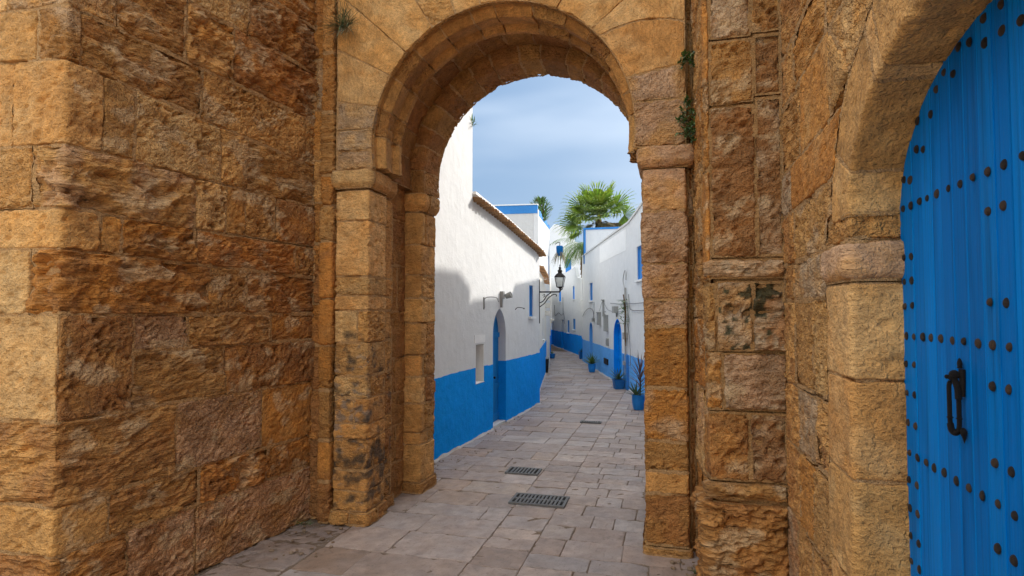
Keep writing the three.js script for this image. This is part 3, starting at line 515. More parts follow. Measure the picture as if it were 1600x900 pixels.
// ------------------------------------------------------------------ buttress right of the arch
const mossy = (c, x, y, z) => {
  const n = fbm(x * 9, y * 9, z * 9 + 3, 4) + 0.5 * Math.exp(-Math.pow((y - 1.66) / 0.16, 2) - Math.pow((x - 0.46) / 0.12, 2)) - 0.26, k = sstep(0.02, 0.16, n), w = sstep(0.2, 0.35, fbm(x * 7 + 8, y * 7, z * 7, 3));
  c = [lerp(c[0], 0.50, w * 0.5), lerp(c[1], 0.41, w * 0.5), lerp(c[2], 0.28, w * 0.5)];
  return [lerp(c[0], 0.045, k * 0.9), lerp(c[1], 0.05, k * 0.9), lerp(c[2], 0.018, k * 0.9)];
};
{
  const B = thing('stone_buttress', 'upright stone buttress with a mossy block and ledges between archway and blue door', 'stone pillar');
  const p = new Path([[0.144, -4.32], [0.146, -4.24], [0.192, -3.6], [0.64, -3.6]], 0.022), c = p.corner[2], f = (s, t) => wallSurf(p)(s + c, t), X = (x) => x - 0.192, S0 = -c;
  bedding(B, f, S0, X(0.63), 0, 4.25, 0.03, M.mortar, 30, 50);
  const st = (x0, x1, y0, y1, code, o = {}) => stone(B, f, [[x0, y0], [x1, y0], [x1, y1], [x0, y1]], { kind: code[0], col: code[1], alt: code[2], res: 0.011, amp: 1.35, stain: crust, ...o });
  st(S0, -0.34, 0, 0.62, 'Rrb'); st(-0.34, X(0.60), 0, 0.545, 'Ebk', { proud: 0.025, round: 0.03 });
  st(-0.1, X(0.60), 0.56, 0.655, 'Ebg', { proud: 0.02, round: 0.03, amp: 1 });
  st(S0, -0.2, 0.62, 1.14, 'Ryp'); st(-0.2, X(0.405), 0.665, 1.045, 'Rbk'); st(X(0.405), X(0.60), 0.665, 1.045, 'Pdg', { proud: -0.012 });
  st(S0, -0.12, 1.14, 1.56, 'Rrb'); st(-0.12, X(0.27), 1.05, 1.375, 'Rro'); st(X(0.27), X(0.60), 1.055, 1.37, 'Rpg', { proud: 0.022, round: 0.02 });
  st(S0, -0.2, 1.56, 2.0, 'Tok'); st(-0.2, X(0.24), 1.38, 1.76, 'Rob'); st(X(0.24), X(0.43), 1.38, 1.77, 'Pgo', { stain: mossy }); st(X(0.43), X(0.60), 1.38, 1.77, 'Egk', { stain: mossy });
  st(-0.05, X(0.61), 1.785, 1.895, 'Egb', { proud: 0.015, round: 0.03, stain: mossy, amp: 0.9 });
  st(S0, -0.15, 2.0, 2.5, 'Rob'); st(-0.15, X(0.215), 1.78, 2.4, 'Srb'); st(X(0.215), X(0.455), 1.905, 2.765, 'Rdk'); st(X(0.455), X(0.60), 1.905, 2.80, 'Rdg', { proud: -0.015 });
  st(S0, -0.15, 2.5, 3.0, 'Rro'); st(-0.15, X(0.215), 2.4, 2.9, 'Rro'); st(X(0.215), X(0.45), 2.78, 3.145, 'Rbo'); st(X(0.45), X(0.60), 2.81, 3.16, 'Rkd', { proud: -0.015 });
  st(S0, -0.1, 3.0, 3.5, 'Rob'); st(-0.1, X(0.215), 2.9, 3.6, 'Srb'); st(X(0.215), X(0.44), 3.155, 3.66, 'Pgk'); st(X(0.44), X(0.60), 3.17, 3.7, 'Rbk');
  st(S0, -0.1, 3.5, 4.2, 'Rob'); st(-0.1, X(0.40), 3.66, 4.2, 'Rok'); st(X(0.40), X(0.60), 3.7, 4.2, 'Rbk');
  point(B, M.core);
  part('core', [bx(0.23, 0.66, -0.02, 4.25, -4.34, -3.645), bx(0.21, 0.66, 4.25, 7.4, -4.34, -3.62)], M.core, B);
}

// ------------------------------------------------------------------ wall on the right with the blue door in it
const DZ = -1.68, DA = 0.645, DB = 0.42, DY = 1.93;     // the door's arch: centre, half width, rise, springing
{
  const W = thing('stone_wall', 'ochre stone wall on the right with an arched opening and studded blue door', 'stone wall');
  const XW = 0.593, XD = 0.755, p = new Path([[XW, -3.62], [XW, 0.62]], 0.01), f = (s, t) => wallSurf(p)(s + 3.62, t);
  const ell = (deg) => { const a = deg * Math.PI / 180, c = -Math.cos(a), s = Math.sin(a); let mz = c / DA, my = s / DB; const l = Math.hypot(mz, my); return [DZ + DA * c, DY + DB * s, mz / l, my / l]; };
  const RW = 0.235, ext = (y) => { if (y <= DY) return -2.66; let best = -2.66; for (let a = 0; a <= 90; a += 1) { const [z, yy, mz, my] = ell(a); if (yy + my * RW <= y) best = z + mz * RW - 0.0; } return Math.max(-2.66, best); };
  const extR = (y) => 2 * DZ - ext(y);
  // field stones up to the ring of the arch
  const leftRows = [[0, 0.56, 'Rob Rok'], [0.56, 0.92, 'Rro Rob'], [0.92, 1.23, 'Rgo Tok'], [1.23, 1.655, 'Rob Roy'], [1.655, 1.85, 'Rgo Sro'], [1.85, 2.11, 'Rog Soy'], [2.11, 2.34, 'Rob Sro']];
  for (const [a, b, c] of leftRows) {
    const k = c.split(' '), e0 = ext(a), e1 = ext(b), m = a > 1 && a < 1.7 ? -3.33 : -3.36 + rnd() * 0.1;
    const one = (q, code) => stone(W, f, q, { kind: code[0], col: code[1], alt: code[2], res: 0.011 });
    one([[-3.6, a], [m, a], [m, b], [-3.6, b]], 'R' + 'ogp'[Math.floor(rnd() * 3)] + 'k');
    if (a < 1.3) { const h = lerp(m, e0, 0.42 + rnd() * 0.25); one([[m, a], [h, a + 0.01], [h, b], [m, b]], k[0]); one([[h, a + 0.01], [e0, a + 0.02], [e1, b + 0.01], [h, b]], k[1]); }
    else one([[m, a], [e0, a], [e1, b], [m, b]], k[(a * 10 | 0) % 2]);
    one([[extR(a), a], [0.05, a], [0.05, b], [extR(b), b]], k[0]); one([[0.05, a], [0.6, a], [0.6, b], [0.05, b]], k[1]);
  }
  rows(W, f, [[2.34, 2.70, [-3.6, -3.12, -2.55], 'Tob Sro']], {});
  { // spandrel stones that rest on the ring
    const sp = (a, b) => { const [z, y, mz, my] = ell(a), [z2, y2, mz2, my2] = ell(b); return [[z + mz * RW, y + my * RW], [z2 + mz2 * RW, y2 + my2 * RW]]; };
    const A = sp(44, 66), B = sp(66, 90), Cc = sp(90, 114), D = sp(114, 140);
    const q = (pts, c) => stone(W, f, pts, { kind: c[0], col: c[1], alt: c[2], res: 0.012 });
    q([[-2.55, 2.34], [ext(2.40), 2.40], A[0], [-2.55, 2.7]], 'Rob'); q([A[0], A[1], [A[1][0], 2.7], [-2.55, 2.7]], 'Roy');
    q([B[0], B[1], [B[1][0], 2.7], [B[0][0], 2.7]], 'Rob'); q([Cc[0], Cc[1], [Cc[1][0], 2.7], [Cc[0][0], 2.7]], 'Rog'); q([D[0], D[1], [D[1][0], 2.7], [D[0][0], 2.7]], 'Rob'); q([[D[1][0], 2.34], [0.6, 2.34], [0.6, 2.7], [D[1][0], 2.7]], 'Rob');
  }
  rows(W, f, [[2.70, 2.98, [-3.6, -3.25, -2.6, -2.1, -1.5, -0.9, -0.3, 0.6], 'Rok Tro Rob Rgo'], [2.98, 3.32, [-3.6, -3.0, -2.4, -1.9, -1.2, -0.5, 0.6], 'Tok Rob Roy'], [3.32, 3.7, [-3.6, -3.2, -2.6, -2.0, -1.3, -0.6, 0.6], 'Rob Tok Rog'], [3.7, 4.2, [-3.6, -2.9, -2.3, -1.6, -0.8, 0.6], 'Rob Tok Rog']], { res: 0.014 });
  bedding(W, f, -3.6, -2.40, 0, 4.25, 0.024, M.mortar, 20, 50); bedding(W, f, -0.95, 0.6, 0, 4.25, 0.024, M.mortar, 20, 50); bedding(W, f, -2.42, -0.94, 2.42, 4.25, 0.024, M.mortar, 20, 30);
  // jamb stones turn the corner into the reveal
  const jp = new Path([[XW, -2.655], [XW, -2.325], [0.80, -2.325]], 0.02), jf = wallSurf(jp), jw = wallSurf(jp, (t) => 0.020 * sstep(1.70, 1.75, t));
  bedding(W, jf, 0, jp.len, 0, 1.95, 0.024, M.mortar, 20, 20);
  rows(W, jf, [[0, 0.34, [0, jp.len], 'Dyo'], [0.34, 0.66, [0, jp.len], 'Doy'], [0.66, 1.022, [0, jp.len], 'Doy'], [1.022, 1.365, [0, jp.len], 'Doy'], [1.365, 1.70, [0, jp.len], 'Dyo'], [1.848, 1.945, [0, jp.len], 'Rob']], { res: 0.010 });
  rows(W, jw, [[1.705, 1.845, [0, jp.len], 'Dpo']], { res: 0.010, round: 0.02 });
  const jq = new Path([[0.80, 2 * DZ + 2.325], [XW, 2 * DZ + 2.325], [XW, 2 * DZ + 2.655]], 0.02), jg = wallSurf(jq);
  rows(W, jg, [[0, 0.66, [0, jq.len], 'Doy'], [0.66, 1.365, [0, jq.len], 'Doy'], [1.365, 1.945, [0, jq.len], 'Doy']], { res: 0.02 });
  // ring of the arch: face, edge and soffit of each stone in one
  const rpth = new Path([[RW, XW], [0, XW], [0, 0.80]], 0.02), rf = sweepZY(ell, rpth, 1);
  bedding(W, rf, 0, 180, 0, rpth.len, 0.024, M.mortar, 60, 10);
  const cuts = [0, 20, 58, 64.5, 98, 130, 160, 180], rc = 'Doy Dob Dyo Dob Doy Dob Doy'.split(' ');
  for (let i = 0; i + 1 < cuts.length; i++) stone(W, rf, [[cuts[i], 0], [cuts[i + 1], 0], [cuts[i + 1], rpth.len], [cuts[i], rpth.len]], { name: 'voussoir', kind: rc[i][0], col: rc[i][1], alt: rc[i][2], res: 0.011 });
  point(W);
  part('core', [bx(0.88, 6, -0.02, 4.6, -4.3, 0.6), bx(0.622, 0.875, -0.02, 4.25, -3.65, -2.36), bx(0.622, 0.875, -0.02, 4.25, -1.0, 0.6), bx(0.622, 0.875, 2.42, 4.25, -2.35, -1.01), bx(0.605, 0.875, 4.25, 4.6, -2.2, 0.6), bx(0.605, 0.875, 4.25, 7.4, -3.62, -2.2), bx(0.88, 6, 4.6, 7.4, -4.3, -2.2)], M.core, W);

  // ---- the door: planks, a central batten, studs and a pull
  const door = new THREE.Group(); door.name = 'door'; door.userData.label = 'blue plank door with rows of dark iron studs'; W.add(door);
  const topY = (z) => { const k = clamp(1 - Math.pow((z - DZ) / (DA + 0.02), 2)); return DY + (DB + 0.015) * Math.sqrt(k); };
  const MID = -1.703, L = [-2.335, -2.226, -2.143, -2.067, -2.005, -1.931, -1.856, -1.777, MID], all = [...L, ...L.slice(0, -1).reverse().map((z) => 2 * MID - z)];
  for (let i = 0; i + 1 < all.length; i++) {
    const g = 0.0018, a = all[i] + g, b = all[i + 1] - g, sh = new THREE.Shape(); sh.moveTo(a, 0.02); sh.lineTo(b, 0.02);
    for (let k = 0; k <= 6; k++) { const z = lerp(b, a, k / 6); sh.lineTo(z, Math.max(0.1, topY(z))); }
    const ge = new THREE.ExtrudeGeometry(sh, { depth: 0.03, bevelEnabled: true, bevelSize: 0.002, bevelThickness: 0.002, bevelSegments: 1 });
    const uv = ge.attributes.uv; for (let k = 0; k < uv.count; k++) uv.setXY(k, ((i * 3) % 8 + clamp((uv.getX(k) - a) / (b - a), 0.003, 0.997)) / 8, uv.getY(k) / 2.4 + Math.floor(i / 8) * 0.37);
    ge.rotateY(-Math.PI / 2);              // shape x -> world z, its depth -> -x
    ge.translate(XD + 0.033 + (rnd() - 0.5) * 0.004, 0, 0);
    part('plank', ge, M.bigDoor[Math.floor(rnd() * 4)], door);
  }
  part('backing', bx(0.80, 0.86, 0.02, 2.30, -2.33, -1.03), M.dark, door);
  part('meeting_strip', bx(XD - 0.0015, XD + 0.004, 0.03, topY(MID) - 0.01, MID - 0.010, MID + 0.006), M.bigDoor[3], door);
  const sg = new THREE.SphereGeometry(0.0122, 14, 7, 0, Math.PI * 2, 0, Math.PI / 2); sg.scale(1, 0.62, 1); sg.rotateZ(Math.PI / 2);
  const stud = (z, y) => { if (y > topY(z) - 0.02) return; const o = part('stud', sg, rnd() < 0.5 ? M.studA : M.studB, door); o.position.set(XD + 0.001, y + (rnd() - 0.5) * 0.004, z + (rnd() - 0.5) * 0.004); const s = 0.88 + rnd() * 0.28; o.scale.set(0.8 + rnd() * 0.4, s, s * (0.9 + rnd() * 0.2)); o.rotation.set(rnd() * 6, (rnd() - 0.5) * 0.25, (rnd() - 0.5) * 0.25); };
  const pairZ = [-2.305, -2.240], midZ = [-1.74, -1.665], both = (z) => [z, 2 * MID - z];
  for (const y of [1.945, 1.52, 1.135, 0.70, 0.30]) for (const z of [-2.297, -2.232, -2.16, -2.099, -2.03, -1.953, -1.882, -1.81, -1.734, -1.657, -1.579, -1.5, -1.42, -1.34, -1.26, -1.18, -1.11]) stud(z, y);
  for (const y of [1.847, 1.622, 1.418, 1.231, 1.03, 0.86, 0.5]) for (const z of midZ) stud(z, y);
  for (const y of [1.78, 1.70, 1.619, 1.427, 1.33, 1.233, 1.044, 0.95, 0.86, 0.78, 0.6, 0.5, 0.4]) for (const z of pairZ) for (const w of both(z)) stud(w, y);
  for (const [z, y] of [[-2.248, 2.137], [-2.173, 2.113], [-2.118, 2.101], [-2.285, 2.04], [-2.235, 2.03], [-2.16, 2.20], [-2.074, 2.261], [-2.015, 2.25], [-2.06, 2.19], [-1.961, 2.281], [-1.905, 2.255], [-1.87, 2.315], [-1.805, 2.30], [-1.731, 2.264], [-1.73, 2.328], [-1.65, 2.261], [-1.645, 2.322], [-1.572, 2.31], [-1.57, 2.246]]) stud(z, y);
  const handle = new THREE.Group(); handle.name = 'handle'; handle.position.set(XD, 0, -1.898); door.add(handle);
  const hp = [];
  { const fin = lathe([[0.0, 0.045], [0.006, 0.04], [0.010, 0.03], [0.013, 0.018], [0.010, 0.008], [0.014, 0.0], [0.0, -0.002]], 12); fin.scale(0.8, 1, 1); fin.translate(-0.014, 1.432, 0.008); hp.push(fin);
    const pl = new THREE.CylinderGeometry(0.022, 0.018, 0.085, 12); pl.scale(0.5, 1, 1); pl.translate(-0.006, 1.385, 0.008); hp.push(pl);
    const pl2 = new THREE.CylinderGeometry(0.014, 0.012, 0.05, 10); pl2.scale(0.6, 1, 1); pl2.translate(-0.006, 1.335, 0.012); hp.push(pl2);
    const ball = new THREE.SphereGeometry(0.021, 14, 10); ball.translate(-0.030, 1.402, -0.006); hp.push(ball);
    const ball2 = new THREE.SphereGeometry(0.010, 10, 8); ball2.translate(-0.054, 1.392, -0.018); hp.push(ball2);
    hp.push(tube([[-0.002, 1.405, 0.006], [-0.03, 1.40, -0.004], [-0.046, 1.38, -0.012]], 0.012, 10, 8));
    hp.push(tube([[-0.040, 1.372, -0.018], [-0.044, 1.36, -0.022], [-0.045, 1.33, -0.023], [-0.045, 1.27, -0.022], [-0.045, 1.21, -0.021], [-0.043, 1.175, -0.019], [-0.039, 1.155, -0.014], [-0.032, 1.150, -0.008], [-0.026, 1.158, 0.004], [-0.023, 1.18, 0.010], [-0.022, 1.24, 0.010], [-0.022, 1.31, 0.008], [-0.026, 1.365, 0.002], [-0.032, 1.385, -0.004]], 0.0095, 80, 9));
    hp.push(tube([[-0.045, 1.19, -0.020], [-0.040, 1.158, -0.015], [-0.032, 1.150, -0.008], [-0.026, 1.160, 0.006]], 0.0135, 20, 9));
    hp.push(tube([[-0.022, 1.30, 0.009], [-0.024, 1.35, 0.006], [-0.032, 1.385, -0.004]], 0.0135, 14, 9));
    for (const [x, y, z] of [[-0.045, 1.215, -0.021], [-0.0225, 1.215, 0.010], [-0.0225, 1.30, 0.009]]) { const t = new THREE.TorusGeometry(0.0105, 0.003, 6, 12); t.rotateX(Math.PI / 2); t.translate(x, y, z); hp.push(t); }
    const kn = new THREE.SphereGeometry(0.014, 12, 8); kn.scale(0.9, 1.5, 1); kn.translate(-0.012, 1.158, 0.022); hp.push(kn);
    const tip = new THREE.ConeGeometry(0.009, 0.03, 8); tip.rotateX(Math.PI); tip.translate(-0.010, 1.125, 0.022); hp.push(tip); }
  for (const g of hp) { g.translate(0, -1.477, 0); g.scale(0.62, 0.62, 0.62); g.translate(0, 1.476, 0); }
  const hg = part('pull', hp, M.iron, handle);
  hg.name = 'pull';
}
// ------------------------------------------------------------------ white houses along the street
function facade(house, L, opt) {            // local axes: x along the wall, y up, z out of the wall
  const { top, dado = 0, openings = [], thick = 0.12, white = M.white, blue = M.blue } = opt, ph = rnd() * 50;
  const dy = (s) => dado + 0.008 * noise3(s * 1.7, ph, 0) + 0.006 * noise3(s * 9, ph, 3), arch = (o, sh, fwd) => {
    const n = o.rise ? 14 : 0, m = (o.a + o.b) / 2, hw = (o.b - o.a) / 2, pts = [[o.a, o.y1]];
    for (let i = 1; i < n; i++) { const a = Math.PI * (1 - i / n), c = Math.cos(a); pts.push([m + hw * Math.sign(c) * Math.pow(Math.abs(c), o.pow ?? 1), o.y1 + o.rise * Math.sin(a)]); }
    pts.push([o.b, o.y1]); for (const q of fwd ? pts : pts.reverse()) sh.lineTo(...q);
  };
  const sorted = [...openings].sort((p, q) => p.a - q.a), notch = sorted.filter((o) => o.y0 < dado || (!dado && o.y0 <= 0)), holes = sorted.filter((o) => !notch.includes(o));
  const wave = (a, b, sh) => { const n = Math.max(1, Math.ceil((b - a) / 0.06)); for (let i = 1; i <= n; i++) { const s = lerp(a, b, i / n); sh.lineTo(s, dado ? dy(s) : 0); } };
  const sh = new THREE.Shape(); sh.moveTo(0, dado ? dy(0) : 0); let s = 0;
  for (const o of notch) { wave(s, o.a, sh); if (o.y1 > dado) { arch(o, sh, true); sh.lineTo(o.b, dado ? dy(o.b) : 0); } s = o.b; }
  wave(s, L, sh); for (const q of [...top].reverse()) sh.lineTo(...q);
  for (const o of holes) { const h = new THREE.Path(); h.moveTo(o.b, o.y0); h.lineTo(o.a, o.y0); const hs = { lineTo: (x, y) => h.lineTo(x, y) }; arch(o, hs, true); h.lineTo(o.b, o.y0); sh.holes.push(h); }
  const ex = (shape, m, name, out) => { const g = new THREE.ExtrudeGeometry(shape, { depth: thick, bevelEnabled: false, curveSegments: 12 }); g.translate(0, 0, -thick + out); const uv = g.attributes.uv; for (let i = 0; i < uv.count; i++) uv.setXY(i, uv.getX(i) + ph, uv.getY(i)); return part(name, g, m, house); };
  ex(sh, white, 'wall', 0);
  if (dado) {
    let a = 0; const doors = notch.filter((o) => o.y0 <= 0), low = notch.filter((o) => o.y0 > 0), spans = [];
    for (const d of doors) { spans.push([a, d.a]); a = d.b; } spans.push([a, L]);
    for (const [p, q] of spans) {
      if (q - p < 0.02) continue; const d = new THREE.Shape(); d.moveTo(p, 0); d.lineTo(q, 0); d.lineTo(q, dy(q)); let e = q;
      const back = (x0, x1) => { const n = Math.max(1, Math.ceil((x0 - x1) / 0.06)); for (let i = 1; i <= n; i++) { const t = lerp(x0, x1, i / n); d.lineTo(t, dy(t)); } };
      for (const o of low.filter((o) => o.a > p && o.b < q).reverse()) { back(e, o.b); d.lineTo(o.b, o.y0); d.lineTo(o.a, o.y0); d.lineTo(o.a, dy(o.a)); e = o.a; }
      back(e, p); ex(d, blue, 'dado', 0.003);
      const fp = [], fi = [], nn = Math.ceil((q - p) / 0.05); for (let i = 0; i <= nn; i++) { const x = lerp(p, q, i / nn), hh = 0.016 + 0.022 * Math.max(0, noise3(x * 2.3, ph, 5)) + 0.008 * noise3(x * 13, ph, 2), ww = 0.03 + 0.025 * noise3(x * 3.1, ph, 9); fp.push(x, Math.max(0.006, hh), 0.005, x, Math.max(0.008, hh * 0.5), ww * 0.6, x, -0.004, Math.max(0.012, ww)); if (i < nn) { const k = i * 3; fi.push(k, k + 1, k + 4, k, k + 4, k + 3, k + 1, k + 2, k + 5, k + 1, k + 5, k + 4); } }
      const fg = new THREE.BufferGeometry(); fg.setAttribute('position', new THREE.Float32BufferAttribute(fp, 3)); fg.setAttribute('uv', new THREE.Float32BufferAttribute(fp.filter((_, i) => i % 3 < 2), 2)); fg.setIndex(fi.reverse()); fg.computeVertexNormals(); part('mortar_fillet', fg, M.fillet, house);
    }
  }
}
function houseAt(name, label, A, B) {
  const dx = B[0] - A[0], dz = B[1] - A[1], h = thing(name, label, 'house', [A[0], 0, A[1]], Math.atan2(-dz, dx));
  return [h, Math.hypot(dx, dz)];
}
function doorLeaf(h, a, b, y1, rise, out, m = M.doorBlue, pow = 1) {
  const g = new THREE.Group(); g.name = 'door'; h.add(g); const sh = new THREE.Shape(); sh.moveTo(a, 0.03); sh.lineTo(b, 0.03); const mid = (a + b) / 2, hw = (b - a) / 2;
  for (let i = 0; i <= 14; i++) { const c = Math.cos(Math.PI * i / 14); sh.lineTo(mid + hw * Math.sign(c) * Math.pow(Math.abs(c), pow), y1 + (rise || 0) * Math.sin(Math.PI * i / 14)); }
  const e = new THREE.ExtrudeGeometry(sh, { depth: 0.03, bevelEnabled: false }); e.translate(0, 0, out - 0.03); part('leaf', e, m, g);
  part('rail', [bx(a + 0.01, b - 0.01, y1 - 0.05, y1 + 0.02, out, out + 0.02), bx(a + 0.01, b - 0.01, 0.5, 0.57, out, out + 0.015), bx(a + 0.01, b - 0.01, 0.06, 0.14, out, out + 0.015), bx(mid - 0.02, mid + 0.02, 0.14, y1 - 0.05, out, out + 0.016)], m, g);
  const k = new THREE.SphereGeometry(0.018, 8, 6); k.translate(mid + 0.06, 0.66, out + 0.02); part('knob', k, M.iron, g);
  part('sill', bx(a, b, 0.0, 0.03, out - 0.02, -0.002), M.grey, g);
  return g;
}
function lining(h, o, depth, m, name = 'jamb') {   // a thin painted lining inside an opening
  const mk = (S, e) => { const m2 = (o.a + o.b) / 2, hw = (o.b - o.a) / 2 - e, n = o.rise ? 14 : 1; S.moveTo(o.a + e, o.y0 + 0.004); for (let i = 0; i <= n; i++) { const c = Math.cos(Math.PI * (1 - i / n)); S.lineTo(m2 + hw * Math.sign(c) * Math.pow(Math.abs(c), o.pow ?? 1), o.y1 + ((o.rise || 0) - (o.rise ? e : 0)) * Math.sin(Math.PI * i / n) - (o.rise ? 0 : e)); } S.lineTo(o.b - e, o.y0 + 0.004); return S; };
  const S = mk(new THREE.Shape(), 0.002); S.holes.push(mk(new THREE.Path(), 0.016)); const g = new THREE.ExtrudeGeometry(S, { depth: depth - 0.004, bevelEnabled: false }); g.translate(0, 0, -depth + 0.001); return part(name, g, m, h);
}
function shutter(h, a, b, y0, y1, out, m = M.trimBlue, sill = true) {
  const g = new THREE.Group(); g.name = 'window'; h.add(g);
  const w = 0.025; part('frame', [bx(a, a + w, y0, y1, out, out + 0.03), bx(b - w, b, y0, y1, out, out + 0.03), bx(a + w, b - w, y0, y0 + w, out, out + 0.03), bx(a + w, b - w, y1 - w, y1, out, out + 0.03)], m, g);
  part('shutter', [bx(a + w, b - w, y0 + w, y1 - w, out - 0.02, out + 0.008), bx((a + b) / 2 - 0.006, (a + b) / 2 + 0.006, y0 + w, y1 - w, out + 0.008, out + 0.016)], m, g);
  if (sill) part('sill', bx(a - 0.04, b + 0.04, y0 - 0.035, y0 - 0.002, -0.02, 0.045), M.whiteNew, g);
  return g;
}
const world = (h, x, y, z) => h.localToWorld(V(x, y, z));
// -- the long house on the left
{
  const [h, L] = houseAt('white_house', 'white house with blue dado and pointed blue doorway, tiled eave, left of street', [-2.517, -5.37], [-2.251, -10.463]);
  h.updateMatrixWorld(true);
  const roof = [[0, 6.0], [1.87, 6.0], [1.87, 3.04], [3.2, 2.90], [4.9, 2.665], [L, 2.60]];
  facade(h, L, { top: roof, dado: 0.885, openings: [{ a: 2.65, b: 3.21, y0: 0, y1: 1.28, rise: 0.36, pow: 1.25 }, { a: 1.99, b: 2.30, y0: 0.68, y1: 1.18 }, { a: 4.45, b: 4.69, y0: 1.52, y1: 2.04 }], thick: 0.13 });
  doorLeaf(h, 2.64, 3.22, 1.28, 0.37, -0.114, M.doorBlue, 1.25);
  shutter(h, 4.45, 4.69, 1.52, 2.04, -0.05);
  const nic = part('niche', [bx(1.98, 2.31, 0.67, 1.19, -0.20, -0.125)], M.grey, h); nic.userData.label = 'small unpainted wall niche';
  part('niche_lining', [bx(1.991, 2.004, 0.69, 1.179, -0.124, -0.001), bx(2.286, 2.299, 0.69, 1.179, -0.124, -0.001), bx(1.991, 2.299, 0.681, 0.689, -0.124, 0.006)], M.whiteNew, h);
  part('lintel_patch', bx(1.95, 2.33, 1.20, 1.30, -0.01, 0.004), M.whiteNew, h);
  part('side_wall', [bx(0, 1.87, 2.9, 5.9, -3.5, -0.13), bx(0, 1.83, 0, 2.9, -3.5, -0.205), bx(1.83, L - 0.02, 0, 0.66, -3.5, -0.205), bx(1.83, 4.1, 0.66, 2.72, -3.5, -0.205), bx(4.1, L - 0.02, 0.66, 2.40, -3.5, -0.205)], M.grey, h);
  // eave of clay tiles under a whitewashed ridge
  const eaveY = (s) => { for (let i = 2; i + 1 < roof.length; i++) if (s <= roof[i + 1][0]) return lerp(roof[i][1], roof[i + 1][1], (s - roof[i][0]) / (roof[i + 1][0] - roof[i][0])); return 2.60; };
  const tg = new THREE.CylinderGeometry(0.044, 0.052, 0.20, 10, 1, true, 0, Math.PI), ti = new THREE.CylinderGeometry(0.034, 0.042, 0.20, 10, 1, true, 0, Math.PI);
  tg.rotateY(-Math.PI / 2); ti.rotateY(-Math.PI / 2);
  for (const g of [tg, ti]) { g.rotateX(Math.PI / 2); }
  const tileVariants = [0, 1, 2, 3].map((k) => { const g = merged([tg, ti]); const c = [[1, 0.95, 0.9], [0.75, 0.7, 0.68], [1.15, 1.1, 1.0], [0.95, 0.8, 0.7]][k]; return tint(g, () => c); });
  let n = 0; for (let s = 1.93; s < L + 0.01; s += 0.112, n++) {
    const y = eaveY(s), sl = Math.atan2(eaveY(s + 0.05) - eaveY(s - 0.05), 0.1);
    const o = part('roof_tile', tileVariants[Math.floor(rnd() * 4)], M.tile, h); o.position.set(s, y + 0.012 + (rnd() - 0.5) * 0.008, 0.02 + rnd() * 0.012); o.rotation.set(0.16, 0, sl + (rnd() - 0.5) * 0.06);
    const b = part('eave_brick', bx(-0.026, 0.026, -0.03, 0.0, -0.05, 0.06), M.brick, h); b.position.set(s, y - 0.012, 0.0); b.rotation.z = sl;
  }
  const cop = []; for (let s = 1.9; s < L - 0.02; s += 0.25) { const e = Math.min(L, s + 0.25), g = bx(0, Math.hypot(e - s, eaveY(e) - eaveY(s)) + 0.005, 0, 0.035, -0.16, 0.035); g.rotateZ(Math.atan2(eaveY(e) - eaveY(s), e - s)); g.translate(s, eaveY(s) + 0.05, 0); cop.push(g); }
  part('coping', cop, M.whiteNew, h);
  // things fixed to this wall
  const fix = (name, label, cat, gs, m, at) => { const p = world(h, ...at), o = thing(name, label, cat, [p.x, p.y, p.z], h.rotation.y); for (const [pn, g, mm] of gs) part(pn, g, mm ?? m, o); return o; };
  fix('wall_bracket', 'grey hooked metal bracket on white wall above the small niche', 'bracket', [['arm', [tube([[0, -0.12, 0.012], [0, 0.0, 0.012], [0.02, 0.02, 0.04], [0.16, 0.01, 0.13], [0.19, -0.04, 0.14]], 0.006, 20, 6)]], ['plate', [bx(-0.018, 0.018, -0.14, 0.02, 0, 0.01)]]], M.pipe, [2.29, 1.77, 0]);
  fix('wall_lamp', 'white floodlight with round head fixed above the pointed blue doorway', 'lamp', [['mount', [bx(-0.02, 0.02, -0.14, 0.02, 0, 0.03), bx(-0.035, 0.035, -0.02, 0.09, 0.0, 0.05)], M.pipe], ['head', (() => { const a = new THREE.CylinderGeometry(0.045, 0.035, 0.08, 16); a.rotateX(Math.PI / 2 - 0.3); a.translate(0.04, 0.03, 0.10); const b = new THREE.TorusGeometry(0.042, 0.008, 6, 16); b.rotateX(-0.3); b.translate(0.04, 0.042, 0.138); return [a, b]; })(), M.box]], M.pipe, [2.98, 1.80, 0]);
  fix('wall_hook', 'thin dark metal hook on white wall beside narrow blue window', 'hook', [['rod', [tube([[-0.05, -0.03, 0], [-0.05, 0.0, 0.03], [0.05, 0.0, 0.08], [0.12, -0.01, 0.09]], 0.005, 16, 6), new THREE.SphereGeometry(0.011, 8, 6).translate(0.12, -0.01, 0.09)]]], M.iron, [3.72, 1.66, 0]);
}
